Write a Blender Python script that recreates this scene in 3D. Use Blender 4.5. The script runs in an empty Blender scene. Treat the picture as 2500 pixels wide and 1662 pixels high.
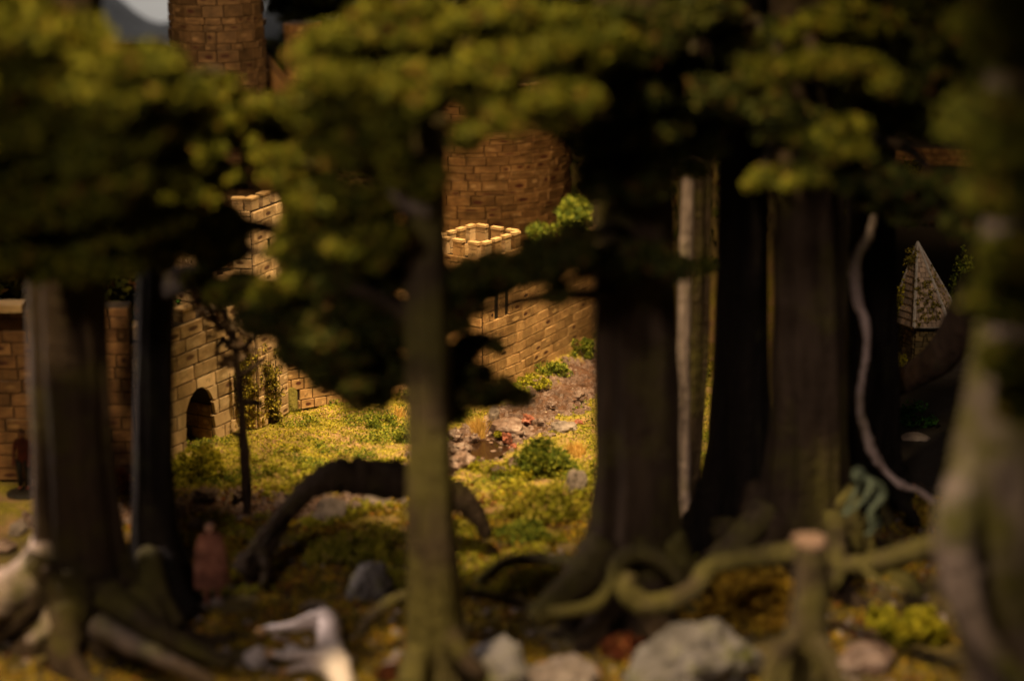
import bpy, bmesh, math, random
import numpy as np
from mathutils import Vector, Matrix, noise
random.seed(7); rng = np.random.default_rng(7)
R = math.radians
sc = bpy.context.scene
COL = sc.collection

# ------------------------------------------------------------------ camera
H = 3.11; PITCH = R(16.0); F = 5200.0      # eye height (1 unit = 10 cm of the diorama), focal length in photo pixels
cd = bpy.data.cameras.new('camera'); cam = bpy.data.objects.new('camera', cd); COL.objects.link(cam)
cam.location = (0, 0, H); cam.rotation_euler = (R(90) - PITCH, 0, 0)
cd.sensor_width = 36; cd.lens = 36 * F / 2500
cd.clip_start = 0.05; cd.clip_end = 200
cd.dof.use_dof = True; cd.dof.focus_distance = 10.2; cd.dof.aperture_fstop = 0.57; cd.dof.aperture_blades = 0
sc.camera = cam
# ------------------------------------------------------------------ room light: indoor display, dim warm world, spot lamps and added unseen fills
w = bpy.data.worlds.new('World'); sc.world = w; w.use_nodes = True
bg = w.node_tree.nodes['Background']; bg.inputs[0].default_value = (1.0, .72, .42, 1); bg.inputs[1].default_value = 0.022
sc.view_settings.view_transform = 'Standard'; sc.view_settings.look = 'None'; sc.view_settings.exposure = 0; sc.view_settings.gamma = 1

def spot(name, loc, target, energy, color, size_deg, blend=.6, radius=.15):
    l = bpy.data.lights.new(name, 'SPOT'); l.energy = energy; l.color = color
    l.spot_size = R(size_deg); l.spot_blend = blend; l.shadow_soft_size = radius
    o = bpy.data.objects.new(name, l); COL.objects.link(o); o.location = loc
    o.rotation_euler = (Vector(target) - Vector(loc)).to_track_quat('-Z', 'Y').to_euler(); return o
def area(name, loc, target, energy, color, sx, sy):
    l = bpy.data.lights.new(name, 'AREA'); l.energy = energy; l.color = color; l.shape = 'RECTANGLE'; l.size = sx; l.size_y = sy
    o = bpy.data.objects.new(name, l); COL.objects.link(o); o.location = loc
    o.rotation_euler = (Vector(target) - Vector(loc)).to_track_quat('-Z', 'Y').to_euler(); return o
spot('clearing_spot_lamp', (1.2, 8.2, 7.5), (-0.25, 9.6, 0), 6600, (1.0, .71, .35), 23.5, .8, .12)
spot('canopy_spot_lamp', (-2.1, 3.3, 8.3), (-.7, 6.4, 1.6), 5000, (1.0, .74, .40), 36, .7, .25)
spot('window_side_lamp', (-3.3, 7.95, 1.5), (-1.6, 7.0, .75), 560, (1.0, .80, .70), 42, .9, .3)
spot('castle_spot_fill', (-1.2, 7.2, 7.2), (-.7, 11.3, .9), 2300, (1.0, .66, .32), 36, .8, .2)  # unseen spot added to lift the bastion and round tower
spot('low_front_fill', (-1.7, 3.0, 3.3), (.2, 6.9, 0), 200, (1.0, .80, .68), 56, .8, .2)  # unseen fill added to brighten the pony and near floor
spot('right_side_fill', (.45, 4.5, 2.8), (1.5, 7.0, .55), 150, (1.0, .80, .68), 46, .8, .2)  # unseen fill added to brighten the climber and right-hand trunks
spot('house_fill', (2.75, 9.0, 2.0), (2.12, 10.4, .30), 75, (1.0, .74, .50), 24, .6, .1)  # unseen fill added for the roof and walls, not a fitting of the house
spot('far_wall_fill', (3.3, 9.8, 3.4), (2.65, 12.0, .95), 120, (1.0, .66, .32), 24, .7, .1)  # unseen fill added to brighten the strip of far wall
area('backdrop_fill', (-3, 19.2, 6.5), (-3.5, 24, 1.5), 800, (1.0, .93, .86), 3, 1)  # unseen area light added so the backdrop reads bright

# ------------------------------------------------------------------ projection helpers: a photo pixel to a point in the place
CP, SP = math.cos(PITCH), math.sin(PITCH)
def ray(px, py):
    u = (px - 1250) / F; v = (831 - py) / F
    return Vector((u, CP + v * SP, -SP + v * CP))
def at(px, py, Y):
    d = ray(px, py); t = Y / d.y
    return Vector((d.x * t, Y, H + d.z * t))
def gp(px, py, z=0.0):
    d = ray(px, py); t = (z - H) / d.z
    return Vector((d.x * t, d.y * t, z))
def pxs(Y, z=0.6):                       # size of a photo pixel at that distance
    return (Y * CP + (H - z) * SP) / F

# ------------------------------------------------------------------ mesh helpers
class G:
    def __init__(s): s.v = []; s.f = []; s.m = []
    def add(s, vs, fs, mi=0):
        o = len(s.v); s.v += [tuple(p) for p in vs]; s.f += [tuple(i + o for i in f) for f in fs]; s.m += [mi] * len(fs)
    def box(s, c, size, M=None, mi=0, taper=1.0):
        x, y, z = [a / 2 for a in size]; P = []
        for k, (a, b, e) in enumerate([(-1,-1,-1),(1,-1,-1),(1,1,-1),(-1,1,-1),(-1,-1,1),(1,-1,1),(1,1,1),(-1,1,1)]):
            t = taper if e > 0 else 1
            p = Vector((a * x * t, b * y * t, e * z))
            if M is not None: p = M @ p
            P.append(p + Vector(c))
        s.add(P, [(0,3,2,1),(4,5,6,7),(0,1,5,4),(1,2,6,5),(2,3,7,6),(3,0,4,7)], mi)
    def tube(s, pts, rad, n=10, cap=True, rough=0.0, mi=0, lobes=None):
        pts = [Vector(p) for p in pts]; vs = []; fs = []
        prev = None
        for i, p in enumerate(pts):
            t = (pts[min(i + 1, len(pts) - 1)] - pts[max(i - 1, 0)]).normalized()
            if prev is None:
                a = Vector((0, 0, 1)) if abs(t.z) < .9 else Vector((1, 0, 0))
                x = t.cross(a).normalized()
            else:
                x = (prev - t * prev.dot(t)).normalized()
            prev = x; y = t.cross(x)
            for k in range(n):
                th = 2 * math.pi * k / n
                dvec = x * math.cos(th) + y * math.sin(th)
                r = rad[i]
                if lobes: r *= lobes(i, dvec, p)
                if rough: r *= 1 + rough * noise.noise((p + dvec * rad[i]) * (1.0 / max(rad[i], .012))) + rough * .5 * noise.noise((p + dvec * rad[i]) * (2.6 / max(rad[i], .012)))
                vs.append(p + dvec * r)
        for i in range(len(pts) - 1):
            for k in range(n):
                a = i * n + k; b = i * n + (k + 1) % n
                fs.append((a, b, b + n, a + n))
        if cap:
            fs.append(tuple(range(n - 1, -1, -1))); fs.append(tuple(range((len(pts) - 1) * n, len(pts) * n)))
        s.add(vs, fs, mi)
    def build(s, name, mats, parent=None, smooth=False):
        me = bpy.data.meshes.new(name); me.from_pydata(s.v, [], s.f)
        if not isinstance(mats, (list, tuple)): mats = [mats]
        for m in mats: me.materials.append(m)
        if len(mats) > 1: me.polygons.foreach_set('material_index', s.m)
        if smooth: me.polygons.foreach_set('use_smooth', [True] * len(s.f))
        me.update()
        return link(name, me, parent)
def link(name, me, parent=None):
    o = bpy.data.objects.new(name, me); COL.objects.link(o)
    if parent is not None:
        o.parent = parent; o.matrix_parent_inverse = PINV.get(parent.name, Matrix.Identity(4))
    return o
PINV = {}
def tag(o, label, cat=None, group=None, kind=None):
    if label: o['label'] = label
    if cat: o['category'] = cat
    if group: o['group'] = group
    if kind: o['kind'] = kind
    return o
def thing(name, loc, label, cat, group=None):
    o = bpy.data.objects.new(name, None); COL.objects.link(o); o.location = loc; o.empty_display_size = .05
    PINV[o.name] = Matrix.Translation(-Vector(loc))       # children are written in world coordinates
    return tag(o, label, cat, group)
def quads_mesh(name, C, size, mat, parent=None, flat=0.0, aspect=1.5):
    """many little leaf faces round the centres C (numpy n x 3); bent pairs of triangles"""
    n = len(C); size = np.broadcast_to(np.asarray(size, float), (n,))
    a = rng.normal(size=(n, 3)); a[:, 2] *= (1 - flat); a /= np.linalg.norm(a, axis=1)[:, None] + 1e-9
    b = rng.normal(size=(n, 3)); b[:, 2] *= (1 - flat); b -= a * np.sum(a * b, 1)[:, None]; b /= np.linalg.norm(b, axis=1)[:, None] + 1e-9
    nn = np.cross(a, b); s = size[:, None] * rng.uniform(.6, 1.3, (n, 1))
    V = np.empty((n, 4, 3))
    V[:, 0] = C - a * s * aspect * .5; V[:, 1] = C - b * s * .5 + nn * s * .15
    V[:, 2] = C + a * s * aspect * .5; V[:, 3] = C + b * s * .5 + nn * s * .15
    me = bpy.data.meshes.new(name)
    me.vertices.add(n * 4); me.vertices.foreach_set('co', V.reshape(-1))
    me.loops.add(n * 4); me.loops.foreach_set('vertex_index', np.arange(n * 4, dtype=np.int32))
    me.polygons.add(n); me.polygons.foreach_set('loop_start', np.arange(0, n * 4, 4, dtype=np.int32))
    me.polygons.foreach_set('loop_total', np.full(n, 4, dtype=np.int32))
    me.materials.append(mat); me.update(calc_edges=True)
    return link(name, me, parent)

# ------------------------------------------------------------------ materials
class NT:
    def __init__(s, name):
        s.m = bpy.data.materials.new(name); s.m.use_nodes = True; s.t = s.m.node_tree; s.b = s.t.nodes['Principled BSDF']
        s.b.inputs['Roughness'].default_value = .8
        s.tc = s.t.nodes.new('ShaderNodeTexCoord')
    def n(s, ty, **k):
        nd = s.t.nodes.new('ShaderNode' + ty)
        for a, b in k.items(): setattr(nd, a, b)
        return nd
    def l(s, a, b): s.t.links.new(a, b)
    def noise(s, scale, detail=4, vec=None, rough=.6, dist=0):
        nd = s.n('TexNoise'); nd.inputs['Scale'].default_value = scale; nd.inputs['Detail'].default_value = detail
        nd.inputs['Roughness'].default_value = rough; nd.inputs['Distortion'].default_value = dist
        s.l(vec if vec else s.tc.outputs['Object'], nd.inputs['Vector']); return nd.outputs['Fac']
    def ramp(s, fac, stops, interp='LINEAR'):
        nd = s.n('ValToRGB'); cr = nd.color_ramp; cr.interpolation = interp
        while len(cr.elements) < len(stops): cr.elements.new(.5)
        for e, (p, c) in zip(cr.elements, stops): e.position = p; e.color = (*c, 1) if len(c) == 3 else c
        s.l(fac, nd.inputs[0]); return nd.outputs[0]
    def mix(s, fac, a, b, mode='MIX'):
        nd = s.n('MixRGB', blend_type=mode)
        if isinstance(fac, (int, float)): nd.inputs[0].default_value = fac
        else: s.l(fac, nd.inputs[0])
        for i, q in ((1, a), (2, b)):
            if isinstance(q, (tuple, list)): nd.inputs[i].default_value = (*q, 1)
            else: s.l(q, nd.inputs[i])
        return nd.outputs[0]
    def math(s, op, a, b=None, c=None):
        nd = s.n('Math', operation=op)
        for i, q in enumerate((a, b, c)):
            if q is None: continue
            if isinstance(q, (int, float)): nd.inputs[i].default_value = q
            else: s.l(q, nd.inputs[i])
        return nd.outputs[0]
    def bump(s, h, dist=.01, strength=.8):
        nd = s.n('Bump'); nd.inputs['Distance'].default_value = dist; nd.inputs['Strength'].default_value = strength
        s.l(h, nd.inputs['Height']); s.l(nd.outputs[0], s.b.inputs['Normal'])
    def color(s, c):
        if isinstance(c, tuple): s.b.inputs['Base Color'].default_value = (*c, 1)
        else: s.l(c, s.b.inputs['Base Color'])
    def mapping(s, scale, src='Object'):
        nd = s.n('Mapping'); nd.inputs['Scale'].default_value = scale; s.l(s.tc.outputs[src], nd.inputs['Vector']); return nd.outputs[0]

def m_stone(name, base, dark, light, spot_amt=.24, spotc=(.075, .018, .008)):
    t = NT(name); oi = t.n('ObjectInfo'); rnd = oi.outputs['Random']
    g = t.n('TexNoise'); g.noise_dimensions = '4D'; g.inputs['Scale'].default_value = 1.6; g.inputs['Detail'].default_value = 4
    t.l(t.tc.outputs['Object'], g.inputs['Vector']); t.l(t.math('MULTIPLY', rnd, 40), g.inputs['W'])
    c = t.ramp(g.outputs['Fac'], [(.25, dark), (.5, base), (.78, light)])
    r2 = t.math('FRACT', t.math('MULTIPLY', rnd, 17.3))
    c = t.mix(1.0, c, t.ramp(r2, [(0, (.62, .58, .5)), (.4, (.95, .93, .9)), (.8, (1.08, 1.05, 1)), (1, (1.3, 1.28, 1.25))]), 'MULTIPLY')
    # painted dark red knot on some of the blocks: its own centre and size from the block's random number
    sep = t.n('SeparateXYZ'); t.l(t.tc.outputs['Object'], sep.inputs[0])
    r3 = t.math('FRACT', t.math('MULTIPLY', rnd, 53.7)); r4 = t.math('FRACT', t.math('MULTIPLY', rnd, 91.1))
    dx = t.math('SUBTRACT', sep.outputs['X'], t.math('MULTIPLY_ADD', r3, .5, -.25))
    dz = t.math('SUBTRACT', sep.outputs['Z'], t.math('MULTIPLY_ADD', r4, .3, -.15))
    wob = t.math('MULTIPLY_ADD', g.outputs['Fac'], .5, -.25)
    d = t.math('SQRT', t.math('ADD', t.math('POWER', t.math('DIVIDE', dx, .27), 2), t.math('POWER', t.math('DIVIDE', dz, .23), 2)))
    d = t.math('ADD', d, wob)
    edge = t.ramp(d, [(.6, (1, 1, 1)), (1.05, (0, 0, 0))])
    sel = t.math('LESS_THAN', t.math('FRACT', t.math('MULTIPLY', rnd, 29.9)), spot_amt)
    c = t.mix(t.math('MULTIPLY', edge, sel), c, spotc)
    sel2 = t.math('GREATER_THAN', t.math('FRACT', t.math('MULTIPLY', rnd, 29.9)), .84)
    c = t.mix(t.math('MULTIPLY', t.math('MULTIPLY', edge, sel2), .6), c, tuple(min(1, x * 1.35) for x in light))
    gp_ = t.n('NewGeometry'); mp_ = t.n('Mapping'); mp_.inputs['Scale'].default_value = (1, 1, .45); t.l(gp_.outputs['Position'], mp_.inputs['Vector'])
    st_ = t.noise(7.0, 5, mp_.outputs[0], .65)
    c = t.mix(.75, c, t.ramp(st_, [(.34, (.42, .40, .30)), (.52, (.95, .92, .88)), (.7, (1.05, 1.05, 1.02))]), 'MULTIPLY')
    c = t.mix(t.math('MULTIPLY', t.ramp(t.noise(28, 4, gp_.outputs['Position']), [(.60, (0, 0, 0)), (.68, (1, 1, 1))]), .5), c, (.05, .03, .012))
    fine = t.noise(3.5, 6, rough=.75)
    c = t.mix(.5, c, t.ramp(fine, [(.3, (.55, .5, .45)), (.6, (1.15, 1.15, 1.15))]), 'MULTIPLY')
    t.color(c); t.b.inputs['Roughness'].default_value = .62
    t.bump(fine, .004, .5); return t.m
M_stone = m_stone('castle_stone', (.44, .27, .12), (.26, .145, .06), (.58, .39, .19))
M_stone_pale = m_stone('gate_stone', (.56, .40, .24), (.31, .20, .10), (.72, .56, .38), .42, (.11, .05, .03))
M_stone_brown = m_stone('old_tower_stone', (.13, .078, .038), (.06, .034, .017), (.22, .14, .075), .26, (.05, .014, .008))
M_stone_dark = m_stone('tower_stone', (.30, .165, .06), (.13, .065, .025), (.50, .32, .15), .24, (.10, .025, .012))
M_stone_red = m_stone('left_wall_stone', (.22, .11, .045), (.11, .05, .02), (.32, .18, .075), .24, (.07, .02, .01))
def simple(name, c1, c2, scale=8, rough=.85, bump=.01, mid=None, spec=None):
    t = NT(name); f = t.noise(scale, 6, rough=.65)
    st = [(.3, c1), (.7, c2)] if mid is None else [(.28, c1), (.5, mid), (.72, c2)]
    t.color(t.ramp(f, st)); t.b.inputs['Roughness'].default_value = rough
    if spec is not None: t.b.inputs['Specular IOR Level'].default_value = spec
    t.bump(t.noise(scale * 3, 6, rough=.7), bump); return t.m
M_joint = simple('dark_joint', (.02, .011, .006), (.055, .03, .014), 20)
M_cap = simple('coping_stone', (.40, .24, .10), (.60, .40, .20), 14, .6)
def m_bark(name, c1, c2, moss, mossamt=.5, grain=18, rough=.8, spec=.15):
    t = NT(name); v = t.mapping((grain, grain, grain * .10))
    f = t.noise(1.0, 6, v, .7); f2 = t.noise(4.2, 4)
    c = t.ramp(f, [(.3, c1), (.62, c2), (.8, tuple(x * 1.5 for x in c2))])
    k = t.ramp(f2, [(.62 - mossamt * .35, (0, 0, 0)), (.78 - mossamt * .3, (1, 1, 1))])
    c = t.mix(k, c, t.mix(t.noise(40, 3), tuple(x * .6 for x in moss), tuple(min(1, x * 1.35) for x in moss)))
    t.color(c); t.b.inputs['Roughness'].default_value = rough; t.b.inputs['Specular IOR Level'].default_value = spec
    t.bump(t.math('ADD', f, t.math('MULTIPLY', t.noise(30, 5), .5)), .045, 1.0); return t.m
M_bark = m_bark('bark_dark', (.018, .011, .006), (.065, .042, .026), (.075, .062, .015), .35)
M_bark_black = m_bark('bark_black', (.005, .0035, .0025), (.016, .011, .008), (.03, .028, .010), .2)
M_bark_olive = m_bark('bark_mossy', (.025, .017, .010), (.10, .07, .04), (.12, .10, .028), .7)
M_bark_mid = m_bark('bark_grey_brown', (.05, .035, .025), (.17, .125, .10), (.09, .08, .02), .45)
M_bark_near = m_bark('bark_near_mossy', (.07, .05, .036), (.25, .185, .145), (.12, .105, .025), .5)
M_vine = m_bark('climber_bark', (.20, .14, .12), (.52, .40, .36), (.14, .11, .04), .3)
M_bark_pale = m_bark('bark_pale', (.12, .085, .068), (.42, .32, .28), (.13, .12, .03), .35)
M_root = m_bark('root_mossy', (.03, .02, .013), (.11, .08, .045), (.13, .11, .03), .7, 22)
M_deadwood = m_bark('dead_wood', (.03, .018, .012), (.12, .075, .05), (.06, .05, .02), .1, 30)
def m_leaf(name, cols, rough=.75, transl=.25):
    t = NT(name); g = t.n('NewGeometry')
    c = t.ramp(g.outputs['Random Per Island'], cols)
    big = t.noise(5.0, 2)
    c = t.mix(.55, c, t.ramp(big, [(.35, (.55, .62, .5)), (.65, (1.3, 1.2, 1.1))]), 'MULTIPLY')
    t.color(c); t.b.inputs['Roughness'].default_value = rough; t.b.inputs['Specular IOR Level'].default_value = .15
    tr = t.n('BsdfTranslucent'); t.l(c, tr.inputs[0]); mx = t.n('MixShader'); mx.inputs[0].default_value = transl
    t.l(t.b.outputs[0], mx.inputs[1]); t.l(tr.outputs[0], mx.inputs[2]); t.l(mx.outputs[0], t.t.nodes['Material Output'].inputs[0])
    return t.m
M_crown = m_leaf('crown_flock', [(0, (.03, .036, .005)), (.3, (.085, .092, .008)), (.6, (.155, .155, .012)), (.88, (.24, .22, .018)), (1, (.17, .06, .02))])
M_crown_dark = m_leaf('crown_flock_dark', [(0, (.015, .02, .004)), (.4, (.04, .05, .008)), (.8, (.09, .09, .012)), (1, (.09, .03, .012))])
M_moss = m_leaf('moss_flock', [(0, (.10, .09, .008)), (.3, (.22, .22, .018)), (.7, (.38, .34, .025)), (.9, (.50, .42, .07)), (1, (.42, .24, .12))])
M_moss_fg = m_leaf('moss_foreground', [(0, (.08, .06, .01)), (.4, (.26, .19, .016)), (.8, (.42, .27, .02)), (1, (.32, .12, .03))])
M_deadleaf = m_leaf('dead_leaf', [(0, (.10, .06, .035)), (.5, (.36, .24, .15)), (1, (.62, .45, .32))])
M_bush = m_leaf('bush_flock', [(0, (.03, .05, .008)), (.5, (.13, .17, .018)), (1, (.34, .34, .04))])
M_bush_y = m_leaf('bush_yellow', [(0, (.09, .09, .008)), (.5, (.32, .30, .015)), (1, (.55, .47, .04))])
M_bush_green = m_leaf('bush_deep_green', [(0, (.01, .03, .006)), (.5, (.03, .12, .02)), (1, (.08, .2, .03))])
M_red = m_leaf('rust_flock', [(0, (.05, .012, .008)), (.5, (.14, .035, .015)), (1, (.24, .09, .03))])
M_ivy = m_leaf('ivy_leaf', [(0, (.03, .025, .005)), (.45, (.13, .11, .012)), (.8, (.36, .29, .03)), (1, (.55, .46, .08))])
M_straw = m_leaf('straw', [(0, (.45, .26, .06)), (1, (.75, .52, .16))])
M_rock = simple('grey_rock', (.10, .075, .062), (.50, .41, .37), 9, .7, .05, (.27, .21, .185))
M_rock_wet = simple('wet_rock', (.06, .035, .028), (.30, .21, .18), 16, .3, .01, (.17, .11, .09))
M_rock_moss = (lambda t: (t.color(t.mix(t.ramp(t.noise(9, 5), [(.52, (0, 0, 0)), (.66, (1, 1, 1))]), t.ramp(t.noise(9, 6), [(.3, (.06, .052, .048)), (.7, (.23, .205, .195))]), (.10, .10, .02))), t.bump(t.noise(20, 6), .02), t.m)[-1])(NT('mossy_rock'))
M_redgel = simple('red_wet_clay', (.10, .03, .02), (.36, .13, .085), 30, .12, .006)
M_slate = (lambda t: (t.color(t.mix(1, t.ramp(t.noise(8, 5), [(.3, (.17, .12, .09)), (.7, (.36, .28, .22))]), t.ramp(t.n('ObjectInfo').outputs['Random'], [(0, (.6, .6, .6)), (1, (1.3, 1.25, 1.2))]), 'MULTIPLY')), t.bump(t.noise(40, 4), .004), t.m)[-1])(NT('roof_slate'))
M_ridge = simple('lead_ridge', (.22, .20, .19), (.42, .39, .37), 20, .55)
M_rubble = (lambda t: (t.color(t.mix(1, t.ramp(t.noise(10, 5), [(.3, (.09, .065, .025)), (.7, (.26, .19, .08))]), t.ramp(t.n('ObjectInfo').outputs['Random'], [(0, (.5, .5, .5)), (1, (1.3, 1.25, 1.1))]), 'MULTIPLY')), t.bump(t.noise(30, 4), .006), t.m)[-1])(NT('rubble_stone'))
M_timber = simple('dark_timber', (.03, .017, .01), (.11, .07, .045), 24, .7)
M_black = simple('black_paint', (.008, .006, .005), (.02, .015, .012), 20, .5)
M_hide = simple('white_hide', (.62, .50, .45), (.80, .70, .66), 9, .55, .004)
M_hoof = simple('tan_hoof', (.45, .24, .08), (.62, .36, .14), 20, .5, .002)
M_tail = simple('grey_brown_hair', (.10, .075, .05), (.22, .17, .12), 40, .8)
M_russet = simple('russet_cloth', (.08, .028, .018), (.62, .27, .17), 14, .8, .02, (.30, .11, .065))
M_skin = simple('painted_skin', (.40, .20, .12), (.55, .30, .19), 12, .6, .002)
M_hair = simple('dark_hair', (.02, .012, .008), (.06, .035, .02), 40)
M_verdigris = simple('verdigris_green', (.02, .03, .018), (.17, .21, .13), 26, .6, .01, (.07, .09, .055))
M_redcloth = simple('red_cloth', (.09, .03, .02), (.24, .05, .035), 30)
M_cut = simple('cut_wood', (.18, .10, .06), (.36, .23, .16), 45)
M_bead = simple('white_bead', (.85, .78, .74), (.95, .9, .86), 5, .1)
M_backdrop = simple('backdrop_paint', (.50, .50, .48), (.56, .56, .55), .6, .9, .0)
M_hill = simple('far_hill_grey', (.010, .010, .011), (.026, .025, .026), 1.4, .9, .05)

# ------------------------------------------------------------------ terrain
track = [gp(*p) for p in ((120,1270),(430,1235),(560,1225),(700,1245),(900,1205),(1080,1125),(1190,1065),(1300,1005),(1400,940),(1520,860),(1650,800))]
track = [(p.x, p.y, w_) for p, w_ in zip(track, (.12,.14,.16,.13,.10,.13,.17,.17,.16,.15,.15))]
def seg_d(X, Y, a, b):
    ax, ay, wa = a; bx, by, wb = b; dx, dy = bx - ax, by - ay; L = dx * dx + dy * dy
    t = np.clip(((X - ax) * dx + (Y - ay) * dy) / L, 0, 1)
    return np.hypot(X - ax - t * dx, Y - ay - t * dy) / (wa + t * (wb - wa))
def mudval(X, Y):
    d = np.full(np.shape(X), 9.0)
    for a, b in zip(track[:-1], track[1:]): d = np.minimum(d, seg_d(X, Y, a, b))
    wob = .25 * np.sin(X * 17 + Y * 9) + .18 * np.sin(X * 31 - Y * 23 + 1) + .1 * np.sin(X * 61 + Y * 47)
    return np.clip((1.15 - (d + wob * .7)) / .35, 0, 1)
def hgt(X, Y):
    X = np.asarray(X, float); Y = np.asarray(Y, float)
    n_ = .012 * np.sin(X * 7 + 1.3 * np.sin(Y * 3)) * np.cos(Y * 6 + X) + .006 * np.sin(X * 19 + 2) * np.sin(Y * 23 + X * 5) + .003 * np.sin(X * 47) * np.cos(Y * 53)
    back = np.clip((Y - 11.6) / 3.0, 0, 1); back = back * back * (3 - 2 * back) * .5
    right = np.clip((X - .9) / .7, 0, 1) * np.clip((Y - 10.9) / 2.5, 0, 1) * .9
    return n_ + back + right - .025 * mudval(X, Y) * np.clip(1, 0, 1)
def hz(x, y): return float(hgt(x, y))
def ground():
    xs = np.concatenate([np.linspace(-9, -2.6, 16, endpoint=False), np.linspace(-2.6, 2.6, 260), np.linspace(2.62, 9, 16)])
    ys = np.concatenate([np.linspace(2.5, 6, 14, endpoint=False), np.linspace(6, 11.5, 280), np.linspace(11.55, 18, 40)])
    X, Y = np.meshgrid(xs, ys); Z = hgt(X, Y); md = mudval(X, Y)
    nx, ny = len(xs), len(ys)
    V = np.stack([X, Y, Z], -1).reshape(-1, 3)
    i = np.arange(ny - 1)[:, None] * nx + np.arange(nx - 1)[None, :]; i = i.reshape(-1)
    Fa = np.stack([i, i + 1, i + 1 + nx, i + nx], -1)
    me = bpy.data.meshes.new('ground'); me.vertices.add(len(V)); me.vertices.foreach_set('co', V.reshape(-1))
    me.loops.add(Fa.size); me.loops.foreach_set('vertex_index', Fa.reshape(-1).astype(np.int32))
    me.polygons.add(len(Fa)); me.polygons.foreach_set('loop_start', np.arange(0, Fa.size, 4, dtype=np.int32)); me.polygons.foreach_set('loop_total', np.full(len(Fa), 4, dtype=np.int32))
    me.polygons.foreach_set('use_smooth', np.ones(len(Fa), bool)); me.update(calc_edges=True)
    a = me.attributes.new('mud', 'FLOAT', 'POINT'); a.data.foreach_set('value', md.reshape(-1).astype(np.float32))
    t = NT('ground_soil'); at_ = t.n('Attribute', attribute_name='mud')
    moss = t.mix(t.ramp(t.noise(6, 4), [(.42, (0, 0, 0)), (.6, (1, 1, 1))]), t.ramp(t.noise(60, 4), [(.3, (.10, .08, .008)), (.7, (.34, .27, .02))]), t.ramp(t.noise(70, 4), [(.3, (.14, .08, .03)), (.7, (.40, .24, .11))]))
    soil = t.ramp(t.noise(20, 6, rough=.7), [(.3, (.03, .014, .008)), (.55, (.11, .055, .034)), (.8, (.27, .17, .125))])
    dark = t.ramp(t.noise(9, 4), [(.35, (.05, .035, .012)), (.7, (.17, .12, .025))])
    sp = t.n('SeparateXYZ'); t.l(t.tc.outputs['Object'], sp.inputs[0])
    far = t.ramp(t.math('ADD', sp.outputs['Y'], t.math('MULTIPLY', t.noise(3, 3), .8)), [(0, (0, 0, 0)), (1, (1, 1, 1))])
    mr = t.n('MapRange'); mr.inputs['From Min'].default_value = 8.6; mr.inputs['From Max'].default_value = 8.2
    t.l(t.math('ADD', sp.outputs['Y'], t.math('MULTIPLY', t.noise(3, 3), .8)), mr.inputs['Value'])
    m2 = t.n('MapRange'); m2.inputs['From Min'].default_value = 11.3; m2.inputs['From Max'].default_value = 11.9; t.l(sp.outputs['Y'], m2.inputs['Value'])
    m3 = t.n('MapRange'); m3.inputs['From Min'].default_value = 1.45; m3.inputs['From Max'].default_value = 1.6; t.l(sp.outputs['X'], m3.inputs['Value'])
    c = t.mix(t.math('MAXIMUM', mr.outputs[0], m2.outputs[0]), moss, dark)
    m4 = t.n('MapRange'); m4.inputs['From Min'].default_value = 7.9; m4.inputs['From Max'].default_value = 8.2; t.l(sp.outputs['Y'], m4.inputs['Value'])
    c = t.mix(t.math('MULTIPLY', m3.outputs[0], m4.outputs[0]), c, (.022, .015, .009))  # shade of the right-hand hollow put into the soil colour
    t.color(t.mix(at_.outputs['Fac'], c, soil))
    rr = t.ramp(t.noise(14, 3), [(.42, (.06, .06, .06)), (.6, (.45, .45, .45))])
    t.l(t.mix(at_.outputs['Fac'], (.9, .9, .9), rr), t.b.inputs['Roughness'])
    t.bump(t.noise(55, 8, rough=.75), .012, .9)
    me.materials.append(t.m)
    return tag(link('ground', me), 'mossy model ground with a muddy track', kind='structure')
ground()

# dead-flat puddle in the track
def puddle(px, py, wpx, hpx):
    c = gp(px, py); g = G(); n = 40; vs = [(c.x, c.y, -.012)]
    for k in range(n):
        a = 2 * math.pi * k / n; q = gp(px + wpx * math.cos(a) * (1 + .25 * math.sin(3 * a + px)), py + hpx * math.sin(a) * (1 + .2 * math.cos(4 * a)), -.012); vs.append(q)
    g.add(vs, [(0, k + 1, (k + 1) % n + 1) for k in range(n)])
    t = NT('brown_water'); t.color((.022, .011, .006)); t.b.inputs['Roughness'].default_value = .05; t.bump(t.noise(30, 3), .004, .4)
    o = g.build('puddle', t.m); return tag(o, 'shallow brown puddle lying in the muddy track', kind='structure')
puddle(1195, 1098, 55, 22)

# ------------------------------------------------------------------ backdrop and far hill
g = G(); g.box((0, 24, 4), (40, .2, 16)); tag(g.build('backdrop', M_backdrop), 'pale painted backdrop wall behind the diorama', kind='structure')
def far_hill():
    xs = np.linspace(-9, 9, 181); Yh = 17.0; prof = []
    key = [(-3000, -200), (-400, -160), (200, -60), (290, -12), (330, 25), (380, 62), (427, 52), (520, 66), (600, 92), (640, 105), (655, 96), (662, -20), (690, -100), (1000, -160), (1800, -180), (4000, -200)]
    kx = [at(a, 100, Yh).x for a, b in key]; kz = [at(a, b, Yh).z for a, b in key]
    g = G(); n = len(xs); rows = []
    for j in range(9):
        tt = j / 8.0
        for x in xs:
            top = float(np.interp(x, kx, kz)) + .03 * noise.noise(Vector((x * 3, 0, 1)))
            yy = Yh - 1.6 * (1 - tt) + .25 * noise.noise(Vector((x * 1.5, tt * 4, 3))) * (1 - tt)
            z0 = .9; rows.append((x, yy, z0 + (top - z0) * (tt ** .8)))
    rows += [(x, Yh + .9, 0.0) for x in xs]
    fs = [(j * n + i, j * n + i + 1, (j + 1) * n + i + 1, (j + 1) * n + i) for j in range(9) for i in range(n - 1)]
    g.add(rows, fs); tag(g.build('hill', M_hill, smooth=True), 'grey rocky ridge behind the castle', kind='structure')
far_hill()

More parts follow.
